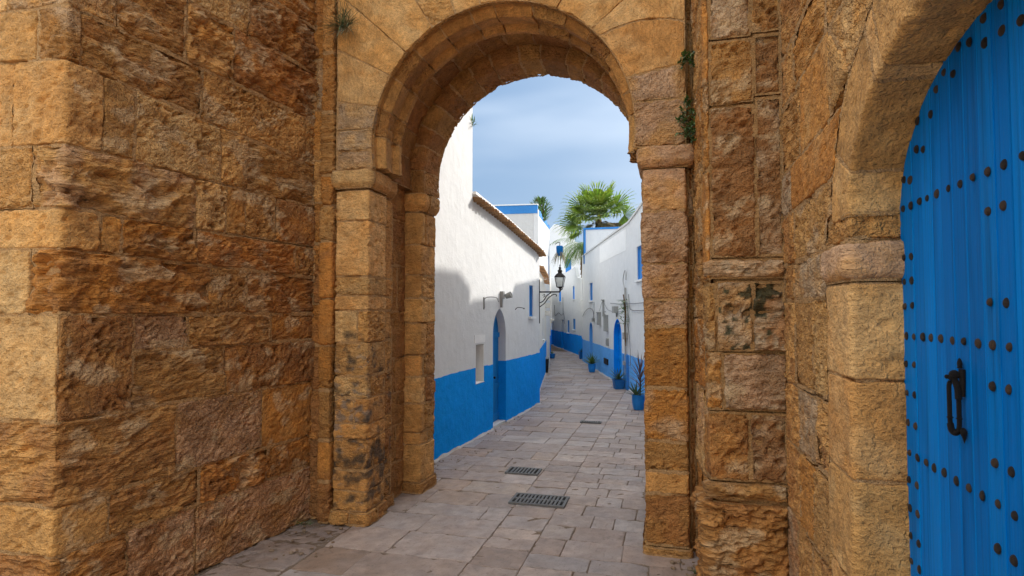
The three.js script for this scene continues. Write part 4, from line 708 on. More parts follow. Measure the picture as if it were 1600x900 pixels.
// -- street lamp on its corner
{
  const o = thing('street_lamp', 'black lantern street lamp on a scrolled iron wall bracket at white corner', 'street lamp', [-2.243, 1.945, -10.45]);
  part('bracket', [bx(-0.01, 0.36, -0.012, 0.012, -0.012, 0.012), bx(-0.022, -0.002, -0.55, 0.22, -0.018, 0.018), tube([[0, -0.19, 0], [0.06, -0.16, 0], [0.13, -0.06, 0], [0.20, -0.015, 0]], 0.009, 16, 6), tube([[0, -0.26, 0], [0.08, -0.20, 0], [0.16, -0.10, 0], [0.26, -0.04, 0], [0.30, -0.05, 0], [0.29, -0.08, 0]], 0.009, 20, 6), tube([[0.05, -0.06, 0], [0.085, -0.045, 0], [0.09, -0.08, 0], [0.06, -0.09, 0]], 0.006, 12, 5), tube([[0.35, -0.01, 0], [0.37, 0.03, 0], [0.40, 0.05, 0], [0.37, 0.09, 0]], 0.011, 14, 6)], M.iron, o);
  const L = new THREE.Group(); L.name = 'lantern'; L.position.set(0.36, 0.065, 0); L.scale.setScalar(0.88); o.add(L); o.updateMatrixWorld(true);
  const top = 0.088, bot = 0.055, y0 = 0.02, y1 = 0.225;
  const gl = []; for (const [a, b] of [[[1, 1], [-1, 1]], [[-1, 1], [-1, -1]], [[-1, -1], [1, -1]], [[1, -1], [1, 1]]]) { const g = new THREE.BufferGeometry(); g.setAttribute('position', new THREE.Float32BufferAttribute([a[0] * bot, y0, a[1] * bot, b[0] * bot, y0, b[1] * bot, b[0] * top, y1, b[1] * top, a[0] * bot, y0, a[1] * bot, b[0] * top, y1, b[1] * top, a[0] * top, y1, a[1] * top], 3)); g.computeVertexNormals(); gl.push(g); }
  part('pane', gl, M.glass, L);
  const fr = []; for (const [a, b] of [[1, 1], [1, -1], [-1, 1], [-1, -1]]) fr.push(tube([[a * bot, y0, b * bot], [a * top, y1, b * top]], 0.008, 2, 5, false));
  for (const [r, y] of [[bot, y0], [top, y1]]) fr.push(tube([[r, y, r], [-r, y, r], [-r, y, -r], [r, y, -r], [r, y, r]], 0.009, 8, 5, false));
  fr.push(lathe([[0, -0.05], [0.02, -0.045], [0.012, -0.02], [0.03, 0.0], [0.05, 0.012], [0, 0.014]], 12));
  part('frame', fr, M.iron, L);
  const cap = lathe([[0.155, 0], [0.15, 0.014], [0.105, 0.05], [0.06, 0.072], [0.058, 0.10], [0.072, 0.112], [0.06, 0.13], [0.035, 0.145], [0.03, 0.16], [0.045, 0.172], [0.03, 0.19], [0.012, 0.20], [0.016, 0.225], [0.006, 0.245], [0.0, 0.26]], 4); cap.rotateY(Math.PI / 4); cap.translate(0, y1, 0); cap.scale(0.85, 1, 0.85); part('cap', cap.toNonIndexed(), M.iron, L).geometry.computeVertexNormals();
  const bulb = new THREE.SphereGeometry(0.028, 12, 10); bulb.scale(1, 1.4, 1); bulb.translate(0, 0.12, 0); part('bulb', bulb, M.whiteNew, L);
  part('socket', new THREE.CylinderGeometry(0.015, 0.02, 0.06, 10).translate(0, 0.05, 0), M.iron, L);
}
// -- houses further on, left
{
  const [h, L] = houseAt('white_house', 'low white house wing with tiled eave just beyond the street lamp', [-2.42, -10.95], [-3.32, -16.3]);
  facade(h, L, { top: [[0, 2.30], [0.3, 2.46], [3.4, 2.42], [4.3, 2.28], [L, 2.2]], dado: 0.82, openings: [{ a: 3.0, b: 3.3, y0: 0.95, y1: 1.45 }], white: M.cream });
  shutter(h, 3.0, 3.3, 0.95, 1.45, -0.06);
  part('side_wall', bx(0, L - 0.03, 0, 2.15, -2.6, -0.125), M.cream, h);
  const v = tint(merged([bx(-0.05, 0.05, 0, 0.03, -0.1, 0.13)]), () => [0.95, 0.85, 0.8]);
  for (let s = 0.35; s < 4.3; s += 0.16) { const o = part('roof_tile', v, M.tile, h); o.position.set(s, (s < 3.4 ? 2.45 : 2.45 - (s - 3.4) * 0.18) + 0.005, 0); o.rotation.z = (rnd() - 0.5) * 0.2; o.rotation.x = 0.2; }
  for (let k = 0; k < 3; k++) part('corbel', bx(4.4 + k * 0.25, 4.52 + k * 0.25, 1.5 + k * 0.2, 1.62 + k * 0.2, -0.02, 0.12), M.cream, h);
}
{
  const [h, L] = houseAt('white_house', 'tall white house with blue parapet band rising behind the tiled eave', [-3.16, -14.55], [-3.42, -17.3]);
  // its gable faces the gate; its long side faces the street
  facade(h, L, { top: [[0, 4.13], [0.9, 4.02], [1.3, 4.12], [1.9, 3.98], [L, 4.1]], openings: [{ a: 2.35, b: 2.6, y0: 2.45, y1: 3.2 }], white: M.white });
  shutter(h, 2.35, 2.6, 2.45, 3.2, -0.05, M.trimBlue, false);
  part('gable', bx(0, 0.13, 0, 4.02, -4.2, -0.125), M.grey, h);
  part('side_wall', bx(0.135, L, 0, 3.9, -4.2, -0.125), M.white, h);
  part('parapet_band', [bx(-0.012, 0.125, 4.022, 4.225, -4.2, -0.02)], M.trimBlue, h);
  part('parapet_cap', [bx(-0.03, 0.14, 4.228, 4.255, -4.2, -0.01)], M.whiteNew, h);
  const ww = []; for (let s = 0.14; s < L - 0.1; s += 0.2) ww.push(bx(s, s + 0.2, 3.98, 4.09 + 0.05 * Math.sin(s * 5), -0.127, 0.006)); part('parapet_band', ww, M.trimBlue, h);
}
{
  const [h, L] = houseAt('white_house', 'narrow white house with dark doorway and blue dado on left bend', [-3.5, -17.0], [-4.35, -22.2]);
  facade(h, L, { top: [[0, 3.4], [L, 3.2]], dado: 0.74, openings: [{ a: 1.0, b: 1.6, y0: 0, y1: 1.3, rise: 0.2 }, { a: 3.3, b: 3.7, y0: 1.4, y1: 1.9, rise: 0.2 }], white: M.cream });
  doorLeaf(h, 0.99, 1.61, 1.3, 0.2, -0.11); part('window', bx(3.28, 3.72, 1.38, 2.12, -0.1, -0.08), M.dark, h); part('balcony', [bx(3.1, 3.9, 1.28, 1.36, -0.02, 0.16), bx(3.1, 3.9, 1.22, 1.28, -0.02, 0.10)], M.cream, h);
  part('side_wall', bx(0, L - 0.02, 0, 3.1, -3, -0.125), M.white, h);
}
{
  const [h, L] = houseAt('white_house', 'distant white house with blue dado closing the left side of the street', [-4.5, -22.6], [-6.3, -30]);
  facade(h, L, { top: [[0, 3.5], [L, 3.4]], dado: 0.74, openings: [{ a: 2.0, b: 2.8, y0: 0, y1: 1.35 }] });
  doorLeaf(h, 1.99, 2.81, 1.35, 0, -0.1); part('side_wall', bx(0, L - 0.02, 0, 3.3, -3, -0.125), M.white, h);
}
{
  const [h, L] = houseAt('white_house', 'white house with dark blue doorway seen straight on at the street end', [-9.5, -31.2], [-4.9, -31.2]);
  facade(h, L, { top: [[0, 4.2], [L, 4.2]], dado: 0.72, openings: [{ a: 3.62, b: 4.0, y0: 0, y1: 1.45 }, { a: 3.55, b: 3.95, y0: 1.95, y1: 2.6, rise: 0.18 }] });
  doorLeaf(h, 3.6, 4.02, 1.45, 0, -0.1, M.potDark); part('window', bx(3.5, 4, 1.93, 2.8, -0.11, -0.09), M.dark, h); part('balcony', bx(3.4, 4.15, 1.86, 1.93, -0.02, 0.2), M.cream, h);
  part('side_wall', bx(0, L, 0, 4.0, -4, -0.125), M.white, h);
}
// -- houses on the right
const dirR = [3.9 / 14.475, 13.94 / 14.475], onR = (s) => [-3.0 + dirR[0] * s, -20.3 + dirR[1] * s];
{
  const [h, L] = houseAt('white_house', 'white house with pale blue dado, two arched doors and grey coping right of street', onR(0.8), onR(10.74));
  h.updateMatrixWorld(true); const o = 0.8, parapet = [[0, 3.36], [4.9, 3.40], [7.2, 3.40], [8.0, 3.50], [8.62, 3.60], [8.63, 3.44], [9.4, 3.60], [L, 3.72]];
  facade(h, L, {
    top: parapet, dado: 0.715, blue: M.paleBlue, thick: 0.16,
    openings: [{ a: 6.23 - o, b: 7.21 - o, y0: 0, y1: 1.02, rise: 0.42, pow: 1.15 }, { a: 2.3 - o, b: 2.95 - o, y0: 0, y1: 1.05, rise: 0.24 }, { a: 2.37 - o, b: 2.99 - o, y0: 1.92, y1: 2.44 }, { a: 8.75 - o, b: 9.35 - o, y0: 2.20, y1: 2.84 }, { a: 0.79 - o + 0.02, b: 0.79 - o + 0.14, y0: 2.2, y1: 2.66 }],
  });
  doorLeaf(h, 6.22 - o, 7.22 - o, 1.02, 0.43, -0.13, M.blue, 1.15); doorLeaf(h, 2.29 - o, 2.96 - o, 1.05, 0.25, -0.1, M.trimBlue);
  shutter(h, 2.37 - o, 2.99 - o, 1.92, 2.44, -0.06); shutter(h, 8.75 - o, 9.35 - o, 2.20, 2.84, -0.05);
  lining(h, { a: 6.23 - o, b: 7.21 - o, y0: 0, y1: 1.02, rise: 0.42, pow: 1.15 }, 0.125, M.blue); lining(h, { a: 2.3 - o, b: 2.95 - o, y0: 0, y1: 1.05, rise: 0.24 }, 0.1, M.paleBlue);
  part('window_slit', bx(0, 0.16, 2.18, 2.68, -0.165, -0.12), M.grey, h);
  const wp = part('bright_patch', bx(4.3 - o, 7.73 - o, 2.885, 3.33, -0.02, 0.004), M.whiteNew, h); wp.userData.label = 'square-edged patch of brighter white';  // slightly proud panel in a whiter plaster colour
  part('coping', parapet.slice(1).map(([x, y], i) => { const [a, b] = parapet[i], l = Math.hypot(x - a, y - b); if (x - a < 0.05) return bx(a, a + 0.01, Math.min(y, b), Math.min(y, b) + 0.03, -0.1, 0); const g = bx(0, l - 0.003, 0.002, 0.045, -0.2, 0.025); g.rotateZ(Math.atan2(y - b, x - a)); g.translate(a, b, 0); return g; }), M.grey, h);
  part('side_wall', bx(0.03, L, 0, 3.15, -4.5, -0.165), M.white, h);
  part('vent', [bx(5.0 - o, 5.55 - o, 0.30, 0.44, 0, 0.03)], M.iron, h);
  const fix = (name, label, cat, gs, m, at, group) => { const p = world(h, at[0] - o, at[1], at[2] ?? 0), t = thing(name, label, cat, [p.x, p.y, p.z], h.rotation.y, group); for (const [pn, g, mm] of gs) part(pn, g, mm ?? m, t); return t; };
  fix('meter_box', 'grey upright meter box beside the big arched door, nearer of two', 'meter box', [['case', [bx(-0.09, 0.09, -0.26, 0.12, 0, 0.09)]], ['lid', [bx(-0.10, 0.10, 0.12, 0.14, 0, 0.11)]], ['bracket', [tube([[0, 0.1, 0.02], [0, 0.2, 0.1], [0.1, 0.22, 0.06]], 0.012, 10, 5)]]], M.box, [5.45, 1.38]);
  fix('meter_box', 'grey upright meter box further along white wall, between the two arched doors', 'meter box', [['case', [bx(-0.11, 0.11, -0.2, 0.12, 0, 0.08)]], ['lid', [bx(-0.12, 0.12, 0.12, 0.14, 0, 0.1)]]], M.box, [4.35, 1.45]);
  fix('wall_lamp', 'small grey box lamp on white wall above the big arched door', 'lamp', [['case', [bx(-0.12, 0.12, -0.05, 0.10, 0, 0.10)]], ['arm', [bx(-0.02, 0.02, -0.14, -0.05, 0.0, 0.03)]]], M.box, [6.72, 1.62]);
  fix('wall_bracket', 'grey bent bracket on white wall below the far blue window', 'bracket', [['arm', [tube([[0, 0.25, 0.01], [0, -0.05, 0.01], [0.05, -0.2, 0.05], [0.2, -0.22, 0.1]], 0.010, 16, 6)]], ['box', [bx(-0.05, 0.07, -0.3, -0.2, 0, 0.07)]]], M.box, [3.3, 1.62]);
  fix('wall_bracket', 'short grey upright bracket on white wall between meter boxes and windows', 'bracket', [['post', [bx(-0.05, 0.05, -0.3, 0.1, 0.0, 0.04)]], ['cap', [bx(-0.07, 0.07, 0.1, 0.13, 0, 0.07)]]], M.box, [4.95, 1.78]);
  fix('switch_box', 'small grey switch box low on white wall beside arched door', 'switch box', [['case', [bx(-0.07, 0.07, -0.09, 0.09, 0, 0.05)]], ['cover', [bx(-0.05, 0.05, -0.06, 0.06, 0.05, 0.06)]]], M.box, [5.55, 0.86]);
  fix('downpipe', 'grey pipe with clamps running down white wall right of arched door', 'pipe', [['pipe', [tube([[0, 1.15, 0.04], [0.0, 0.4, 0.04], [0.0, -0.1, 0.04], [0, -0.65, 0.04]], 0.022, 12, 8), tube([[0, 1.1, 0.04], [-0.1, 1.3, 0.06], [0.05, 1.5, 0.05], [0.2, 1.45, 0.06], [0.15, 1.3, 0.05]], 0.010, 20, 6)]], ['clamp', [bx(-0.06, 0.06, 0.08, 0.22, 0, 0.09)]], ['clamp', [bx(-0.06, 0.06, -0.45, -0.37, 0, 0.09)]]], M.pipe, [7.8, 0.95]);
  part('pilaster', bx(7.55 - o, 7.95 - o, 0, 0.71, 0.003, 0.05), M.trimBlue, h);
  const wire = (label, pts, r = 0.005) => { const w = pts.map(([s, y, z]) => { const p = world(h, s - o, y, z ?? 0.03); return [p.x, p.y, p.z]; }); tag(part('cable', tube(w, r, 40, 5), M.cable, scene), label, 'cable').name = numbered('cable'); };
  wire('thin cable along white wall from the meter boxes to the climbing plant', [[4.4, 1.62], [4.9, 1.86], [5.6, 1.66], [6.7, 1.6], [7.7, 1.62]]);
  wire('dark cable at top right crossing white wall above the climbing plant', [[6.0, 1.80], [7.4, 1.76], [8.2, 1.76], [9.2, 1.76], [9.9, 1.78]], 0.006);
  wire('dark cable bent down and along white wall right of the climbing plant', [[8.1, 1.95], [8.2, 1.68], [8.45, 1.63], [9.1, 1.62], [9.9, 1.62]], 0.007);
  wire('grey cable sagging along white wall beyond the far arched door', [[1.0, 1.45], [1.6, 1.6], [2.6, 1.7], [3.3, 1.58], [3.4, 1.35]], 0.008);
  wire('thin cable hanging down white wall above the tallest potted plant', [[7.95, 1.35, 0.02], [8.3, 0.9, 0.05], [8.55, 0.55, 0.1]], 0.006);
}
{
  const [h, L] = houseAt('white_house', 'white house with curved roof edge and dark blue dado at the right bend', [-3.12, -21.6], onR(0.78));
  const top = []; for (let i = 0; i <= 12; i++) { const t = i / 12; top.push([L * t, 2.62 + 0.72 * Math.pow(t, 2.2)]); }
  facade(h, L, { top, dado: 0.72, openings: [{ a: 0.75, b: 1.25, y0: 0, y1: 1.32 }, { a: 1.45, b: 1.75, y0: 2.0, y1: 2.55 }, { a: 0.2, b: 0.5, y0: 1.3, y1: 1.6 }] });
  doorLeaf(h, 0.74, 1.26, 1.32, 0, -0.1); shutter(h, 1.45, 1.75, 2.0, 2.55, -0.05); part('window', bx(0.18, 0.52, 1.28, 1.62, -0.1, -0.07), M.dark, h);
  part('side_wall', bx(0, L, 0, 2.55, -4, -0.125), M.white, h);
}
{
  const [h, L] = houseAt('white_house', 'far white house with dark blue dado and two narrow blue doors along bend', [-5.75, -29.2], [-3.1, -21.62]);
  facade(h, L, { top: [[0, 3.2], [4.6, 3.22], [6.6, 3.3], [7.0, 2.9], [L, 2.75]], dado: 0.735, openings: [{ a: 0.5, b: 1.1, y0: 0, y1: 1.24 }, { a: 3.4, b: 3.98, y0: 0, y1: 1.25 }, { a: 4.95, b: 5.4, y0: 0.76, y1: 1.26 }, { a: 6.2, b: 6.7, y0: 0.92, y1: 1.33 }, { a: 2.75, b: 3.3, y0: 2.05, y1: 2.45, rise: 0.12 }, { a: 6.2, b: 6.55, y0: 2.08, y1: 2.5, rise: 0.1 }] });
  doorLeaf(h, 0.49, 1.11, 1.24, 0, -0.1); doorLeaf(h, 3.39, 3.99, 1.25, 0, -0.1, M.trimBlue); shutter(h, 4.95, 5.4, 0.76, 1.26, -0.05); shutter(h, 6.2, 6.7, 0.92, 1.33, -0.05); shutter(h, 2.75, 3.3, 2.05, 2.57, -0.05, M.blue); shutter(h, 6.2, 6.55, 2.08, 2.6, -0.05, M.blue);
  part('side_wall', bx(0, L, 0, 2.65, -4, -0.125), M.white, h);
  h.updateMatrixWorld(true);
  const wire = (label, pts, r) => { const w = pts.map(([s, y, z]) => { const p = world(h, s, y, z ?? 0.03); return [p.x, p.y, p.z]; }); tag(part('cable', tube(w, r, 30, 5), M.cable, scene), label, 'cable').name = numbered('cable'); };
  wire('grey cable looping over the white wall above the two far blue doors', [[1.6, 1.9], [1.7, 1.45], [2.8, 1.55], [3.6, 1.45], [4.2, 1.5], [4.4, 1.1]], 0.010);
  wire('grey cable upright on far white wall between blue doors', [[4.0, 2.2], [4.02, 1.75], [4.03, 1.5]], 0.010);
}
// the taller house that hides behind the right pier; its shadow falls on the long white wall
{
  const [h, L] = houseAt('white_house', 'taller white house right behind the gateway, hidden by the right pier', onR(10.76), onR(15.2));
  facade(h, L, { top: [[0, 3.95], [0.25, 4.2], [0.8, 4.36], [1.0, 4.40], [1.0, 6.6], [L, 6.6]], dado: 0.72, blue: M.paleBlue });  // high step at the gate end added to block sun on the inner pier
  part('side_wall', bx(0, L, 0, 4.0, -4, -0.125), M.white, h);
}
{
  const [h, L] = houseAt('white_house', 'tall sunlit white house rising behind the street lamp and palm leaves', [-5.95, -29.6], [-3.3, -33.0]);
  facade(h, L, { top: [[0, 5.5], [0.5, 6.0], [1.4, 5.9], [1.9, 5.2], [3.2, 5.0], [L, 5.3]], openings: [{ a: 1.2, b: 1.6, y0: 3.6, y1: 4.3 }] });
  shutter(h, 1.2, 1.6, 3.6, 4.3, -0.05, M.trimBlue, false); part('side_wall', bx(0, L, 0, 4.9, -4, -0.125), M.white, h);
}
// terrace block and planter on the roof at the right
{
  const o = thing('roof_room', 'small white rooftop block with bright blue edges below the palm tree', 'rooftop block', [-2.66, 3.1, -19.0]);
  part('wall', bx(0, 3.2, 0, 1.07, -1.2, 0), M.white, o); part('edge', [bx(-0.015, 0.06, 0, 1.07, 0.0, 0.02), bx(-0.015, -0.002, 0, 1.07, -1.2, 0.02)], M.trimBlue, o); part('edge', bx(-0.015, 3.2, 1.072, 1.13, -1.2, 0.03), M.trimBlue, o);
  const p = thing('planter', 'low brown brick planter behind the palm leaves on the rooftop', 'planter', [-2.3, 4.23, -20.4]);
  const sh = bx(-0.1, 0.1, 0, 0.075, -0.05, 0.05); for (let r = 0; r < 4; r++) for (let k = 0; k < 7; k++) { const b = part('brick', sh, M.brick, p); b.position.set(0.1 + k * 0.21 + (r % 2) * 0.1, r * 0.085, (rnd() - 0.5) * 0.01); }
  part('bed', bx(0, 1.6, -0.2, 0.33, -0.6, -0.055), M.soil, p);
}

// pale house added out of view behind the camera to bounce sunlight onto the gate
{
  const h = thing('added_cream_house', 'unseen cream house added behind the viewpoint to bounce sun onto the gateway', 'house', [9, 0, 8.5], Math.PI), win = [];
  for (const y0 of [1.1, 4.6]) for (let k = 0; k < 5; k++) win.push({ a: 2 + k * 4, b: 3.1 + k * 4, y0, y1: y0 + 1.5 });
  facade(h, 22, { top: [[0, 8], [22, 8]], openings: [...win, { a: 12, b: 13.4, y0: 0, y1: 2.1, rise: 0.5 }].filter((o) => !(o.a === 10 && o.y0 < 2)), white: M.creamLime, thick: 0.3 });
  for (const o of win) if (!(o.a === 10 && o.y0 < 2)) shutter(h, o.a, o.b, o.y0, o.y1, -0.15);
  doorLeaf(h, 11.98, 13.42, 2.1, 0.52, -0.2); part('side_wall', bx(0, 22, 0, 7.7, -5, -0.305), M.creamLime, h);
}
// ------------------------------------------------------------------ plants
class Leaves {
  constructor() { this.p = []; this.c = []; this.i = []; }
  // a blade: start, unit direction, length, width, droop (downward bend), colour, fold
  blade(o, d, len, w, droop = 0.3, col = [1, 1, 1], seg = 5, fold = 0.3, tipCol, shape = (t) => Math.pow(1 - t, 0.7) * Math.min(1, 0.45 + t * 4)) {
    const dir = V(...d).normalize(), side = V(0, 1, 0).cross(dir); if (side.lengthSq() < 1e-4) side.set(1, 0, 0); side.normalize(); let p = V(...o); const b = this.p.length / 3, step = len / seg;
    for (let k = 0; k <= seg; k++) {
      const t = k / seg, ww = w * shape(t) * 0.5, up = side.clone().cross(dir).negate().normalize(), cc = tipCol ? col.map((x, n) => lerp(x, tipCol[n], t)) : col;
      for (const s of [-1, 0, 1]) { this.p.push(p.x + side.x * ww * s + up.x * ww * fold * Math.abs(s), p.y + side.y * ww * s + up.y * ww * fold * Math.abs(s), p.z + side.z * ww * s + up.z * ww * fold * Math.abs(s)); this.c.push(...cc); }
      if (k < seg) { const q = b + k * 3; this.i.push(q, q + 1, q + 4, q, q + 4, q + 3, q + 1, q + 2, q + 5, q + 1, q + 5, q + 4); }
      if (k === seg) break;
      p = p.clone().addScaledVector(dir, step); dir.y -= droop / seg * (0.5 + t); dir.normalize();
    }
    return p;
  }
  geo() { const g = new THREE.BufferGeometry(); g.setAttribute('position', new THREE.Float32BufferAttribute(this.p, 3)); g.setAttribute('color', new THREE.Float32BufferAttribute(this.c, 3)); g.setIndex(this.i); g.computeVertexNormals(); return g; }
  build(name, m, parent) { return part(name, this.geo(), m, parent); }
}
const shade = (r = 0.3) => { const v = 1 + (rnd() - 0.5) * 2 * r; return [v * (1 + (rnd() - 0.5) * 0.3), v, v * (0.8 + rnd() * 0.4)]; };
// -- fan palm on the roof
{
  const t = thing('palm_tree', 'bright green fan palm above the white rooftop with orange leaf stalks', 'palm tree', [-2.28, 3.1, -19.75]);
  const tr = []; for (let k = 0; k < 10; k++) { const r = 0.13 - k * 0.004, g = new THREE.CylinderGeometry(r, r + 0.03, 0.16, 10); g.translate(0, 0.08 + k * 0.15, 0); tr.push(g); } part('trunk', tr, M.bark, t);
  const heart = V(0, 1.58, 0);
  const fan = (az, el, pet, rad, m, roll = 0, spread = 1.9) => {
    const L = new Leaves(), d = V(Math.cos(az) * Math.cos(el), Math.sin(el), Math.sin(az) * Math.cos(el)), hub = L.blade(heart.toArray(), d.toArray(), pet, 0.045, 0.3, [1.7, 1.1, 0.5], 6, 0.2, [1.2, 1.1, 0.6], () => 0.7);
    const f = V(d.x, d.y - 0.22, d.z).normalize(), side = V(0, 1, 0).cross(f).normalize().applyAxisAngle(f, roll), tiltUp = side.clone().cross(f).multiplyScalar(-1), n = 30;
    for (let k = 0; k < n; k++) {
      const a = (k / (n - 1) - 0.5) * 2 * spread, q = f.clone().multiplyScalar(Math.cos(a)).addScaledVector(side, Math.sin(a)).addScaledVector(tiltUp, 0.16 * Math.cos(a * 0.5) + (k % 2 ? 0.05 : -0.05)), c = shade(0.22);
      const len = rad * (0.72 + 0.28 * Math.cos(a * 0.75)) * (0.92 + rnd() * 0.12), e = L.blade(hub.toArray(), q.toArray(), len * 0.66, 0.20 * rad, 0.1, c, 4, 0.35, c, (s) => 0.10 + 0.9 * s * (1.2 - 0.3 * s));
      for (const w of [-1, 0, 1]) L.blade(e.toArray(), [q.x + side.x * 0.10 * w, q.y - 0.10, q.z + side.z * 0.10 * w], len * (0.34 + rnd() * 0.1), 0.05 * rad, 1.0, c, 4, 0.3, [c[0] * 1.15, c[1] * 1.05, c[2]]);
    }
    L.build('frond', m, t);
  };
  for (const [az, el, pet, rad, roll] of [[1.75, 1.25, 0.42, 0.66, 0.1], [0.5, 1.05, 0.5, 0.68, 0.8], [2.6, 1.05, 0.5, 0.66, -0.8], [1.2, 0.75, 0.4, 0.62, 0.2], [2.1, 0.7, 0.42, 0.62, -0.2], [2.95, 0.62, 0.62, 0.66, -1.0], [0.25, 0.55, 0.66, 0.66, 1.0], [3.25, 0.2, 0.66, 0.64, -1.1], [-0.05, 0.12, 0.78, 0.62, 1.1], [2.5, 0.2, 0.55, 0.6, -0.6], [0.8, 0.2, 0.55, 0.6, 0.5], [1.6, 0.3, 0.4, 0.58, 0], [3.9, 0.6, 0.5, 0.6, -0.6], [4.7, 1.0, 0.5, 0.66, 0], [5.6, 0.7, 0.5, 0.62, 0.6], [1.35, -0.1, 0.45, 0.5, 0.1], [2.15, -0.15, 0.5, 0.5, -0.2], [1.55, 0.15, 0.3, 0.5, 0.1], [1.0, 0.45, 0.35, 0.55, 0.4], [2.2, 0.4, 0.35, 0.55, -0.3], [3.05, -0.12, 0.8, 0.66, -0.9], [2.65, -0.35, 0.75, 0.6, -0.4], [2.9, -0.6, 0.8, 0.5, -0.3]]) fan(az, el, pet * 1.05, rad * 1.08, M.palm, roll);
  for (const [az, el, pet, rad] of [[1.2, -0.6, 0.35, 0.34], [2.4, -0.7, 0.4, 0.34], [0.4, -0.5, 0.42, 0.34]]) fan(az, el, pet, rad, M.dry);
}
// -- feather palm with hanging fronds behind the street lamp
{
  const t = thing('palm_tree', 'drooping darker green palm with hanging fronds behind the street lamp', 'palm tree', [-3.15, 0, -22.35]);
  part('trunk', (() => { const a = []; for (let k = 0; k < 22; k++) { const g = new THREE.CylinderGeometry(0.085, 0.11, 0.2, 9); g.translate(0.015 * Math.sin(k), 0.1 + k * 0.185, 0); a.push(g); } return a; })(), M.bark, t);
  const feather = (az, el, len, m, droop = 1.5) => {
    const L = new Leaves(), d = V(Math.cos(az) * Math.cos(el), Math.sin(el), Math.sin(az) * Math.cos(el)); let p = V(0, 4.12, 0); const n = 22;
    for (let k = 0; k < n; k++) {
      const q = p.clone().addScaledVector(d, len / n), u = k / n; L.blade(p.toArray(), d.toArray(), len / n * 1.15, 0.03 * (1.1 - u), 0, [1.2, 1.1, 0.6], 1, 0.2, undefined, () => 1);
      const side = V(0, 1, 0).cross(d).normalize(), l = 0.42 * Math.sin(Math.PI * Math.min(1, 0.18 + u * 0.86)) + 0.08;
      for (const w of [-1, 1]) for (const j of [rnd() * 0.5]) L.blade(p.clone().addScaledVector(d, j * len / n).toArray(), [side.x * w * 0.8 + d.x * 0.7, d.y * 0.6 - 0.28, side.z * w * 0.8 + d.z * 0.7], l * (0.7 + rnd() * 0.5), 0.020, 1.5, shade(0.3), 3, 0.3);
      d.y -= droop / n * (0.7 + u); d.normalize(); p = q;
    }
    L.build('frond', m, t);
  };
for (const [az, el, len, dr] of [[2.95, 0.55, 1.35, 1.3], [2.5, 0.3, 1.3, 1.9], [3.3, 0.2, 1.2, 1.9], [1.6, 0.1, 1.0, 2.4], [2.0, 0.0, 1.25, 2.6], [2.8, -0.1, 1.25, 2.6], [2.3, -0.2, 1.2, 2.4], [1.7, -0.2, 1.1, 2.4], [0.9, 0.2, 1.0, 2.4], [3.4, 0.2, 1.1, 2.2], [1.2, -0.3, 1.05, 2.0], [2.6, -0.45, 1.2, 1.6], [2.1, -0.6, 1.1, 1.2], [3.0, -0.6, 1.1, 1.2], [4.6, 0.5, 1.2, 1.8], [0.2, 0.5, 1.0, 2.2], [5.5, 0.4, 1.1, 2]]) feather(az, el, len, M.palmDark, dr);
  for (const [az, len] of [[1.4, 0.7], [2.0, 0.75], [2.9, 0.6]]) feather(az, -0.7, len, M.dry, 1.4);
}
// -- shrub on the far roof
{
  const t = thing('roof_plant', 'leafy green shrub on the roof above the blue scalloped parapet', 'shrub', [-3.35, 3.95, -15.7]);
  const st = []; for (let k = 0; k < 5; k++) st.push(tube([[0, 0, 0], [(rnd() - 0.5) * 0.2, 0.3, (rnd() - 0.5) * 0.2], [(rnd() - 0.5) * 0.45, 0.6, (rnd() - 0.5) * 0.4]], 0.012, 8, 5)); part('stem', st, M.bark, t);
  const L = new Leaves(); for (let k = 0; k < 420; k++) { const a = rnd() * 6.28, h = 0.04 + rnd() * 0.6, r = 0.30 * Math.sin(Math.PI * clamp(0.12 + h / 0.8)) * Math.sqrt(rnd()); L.blade([Math.cos(a) * r, h, Math.sin(a) * r], [Math.cos(a) * 0.7, 0.4 + rnd() * 0.8, Math.sin(a) * 0.7], 0.09 + rnd() * 0.06, 0.05, 0.5, shade(0.4), 3); } L.build('foliage', M.leaf, t);
}
// -- bougainvillea-blue hanging pot with dry stems on the far wall
{
  const t = thing('hanging_plant', 'bright blue hanging wall pot with dry brown stems above street lamp', 'hanging plant', [-3.17, 3.28, -17.55]);
  const pot = lathe([[0, -0.05], [0.07, -0.04], [0.13, 0.06], [0.14, 0.22], [0.12, 0.25], [0.10, 0.22], [0, 0.2]], 14); pot.scale(0.72, 1, 0.72); part('pot', pot, M.blueCloth, t);
  const L = new Leaves(); for (let k = 0; k < 46; k++) { const a = rnd() * 6.28; L.blade([Math.cos(a) * 0.08, 0.1 * rnd(), Math.sin(a) * 0.08], [Math.cos(a) * 0.4, -0.6, Math.sin(a) * 0.4], 0.25 + rnd() * 0.25, 0.02, 0.8, shade(0.3), 4); } L.build('stem', M.dry, t);
  part('hook', tube([[-0.14, 0.3, 0], [0, 0.36, 0], [0, 0.22, 0]], 0.01, 10, 5), M.iron, t);
}
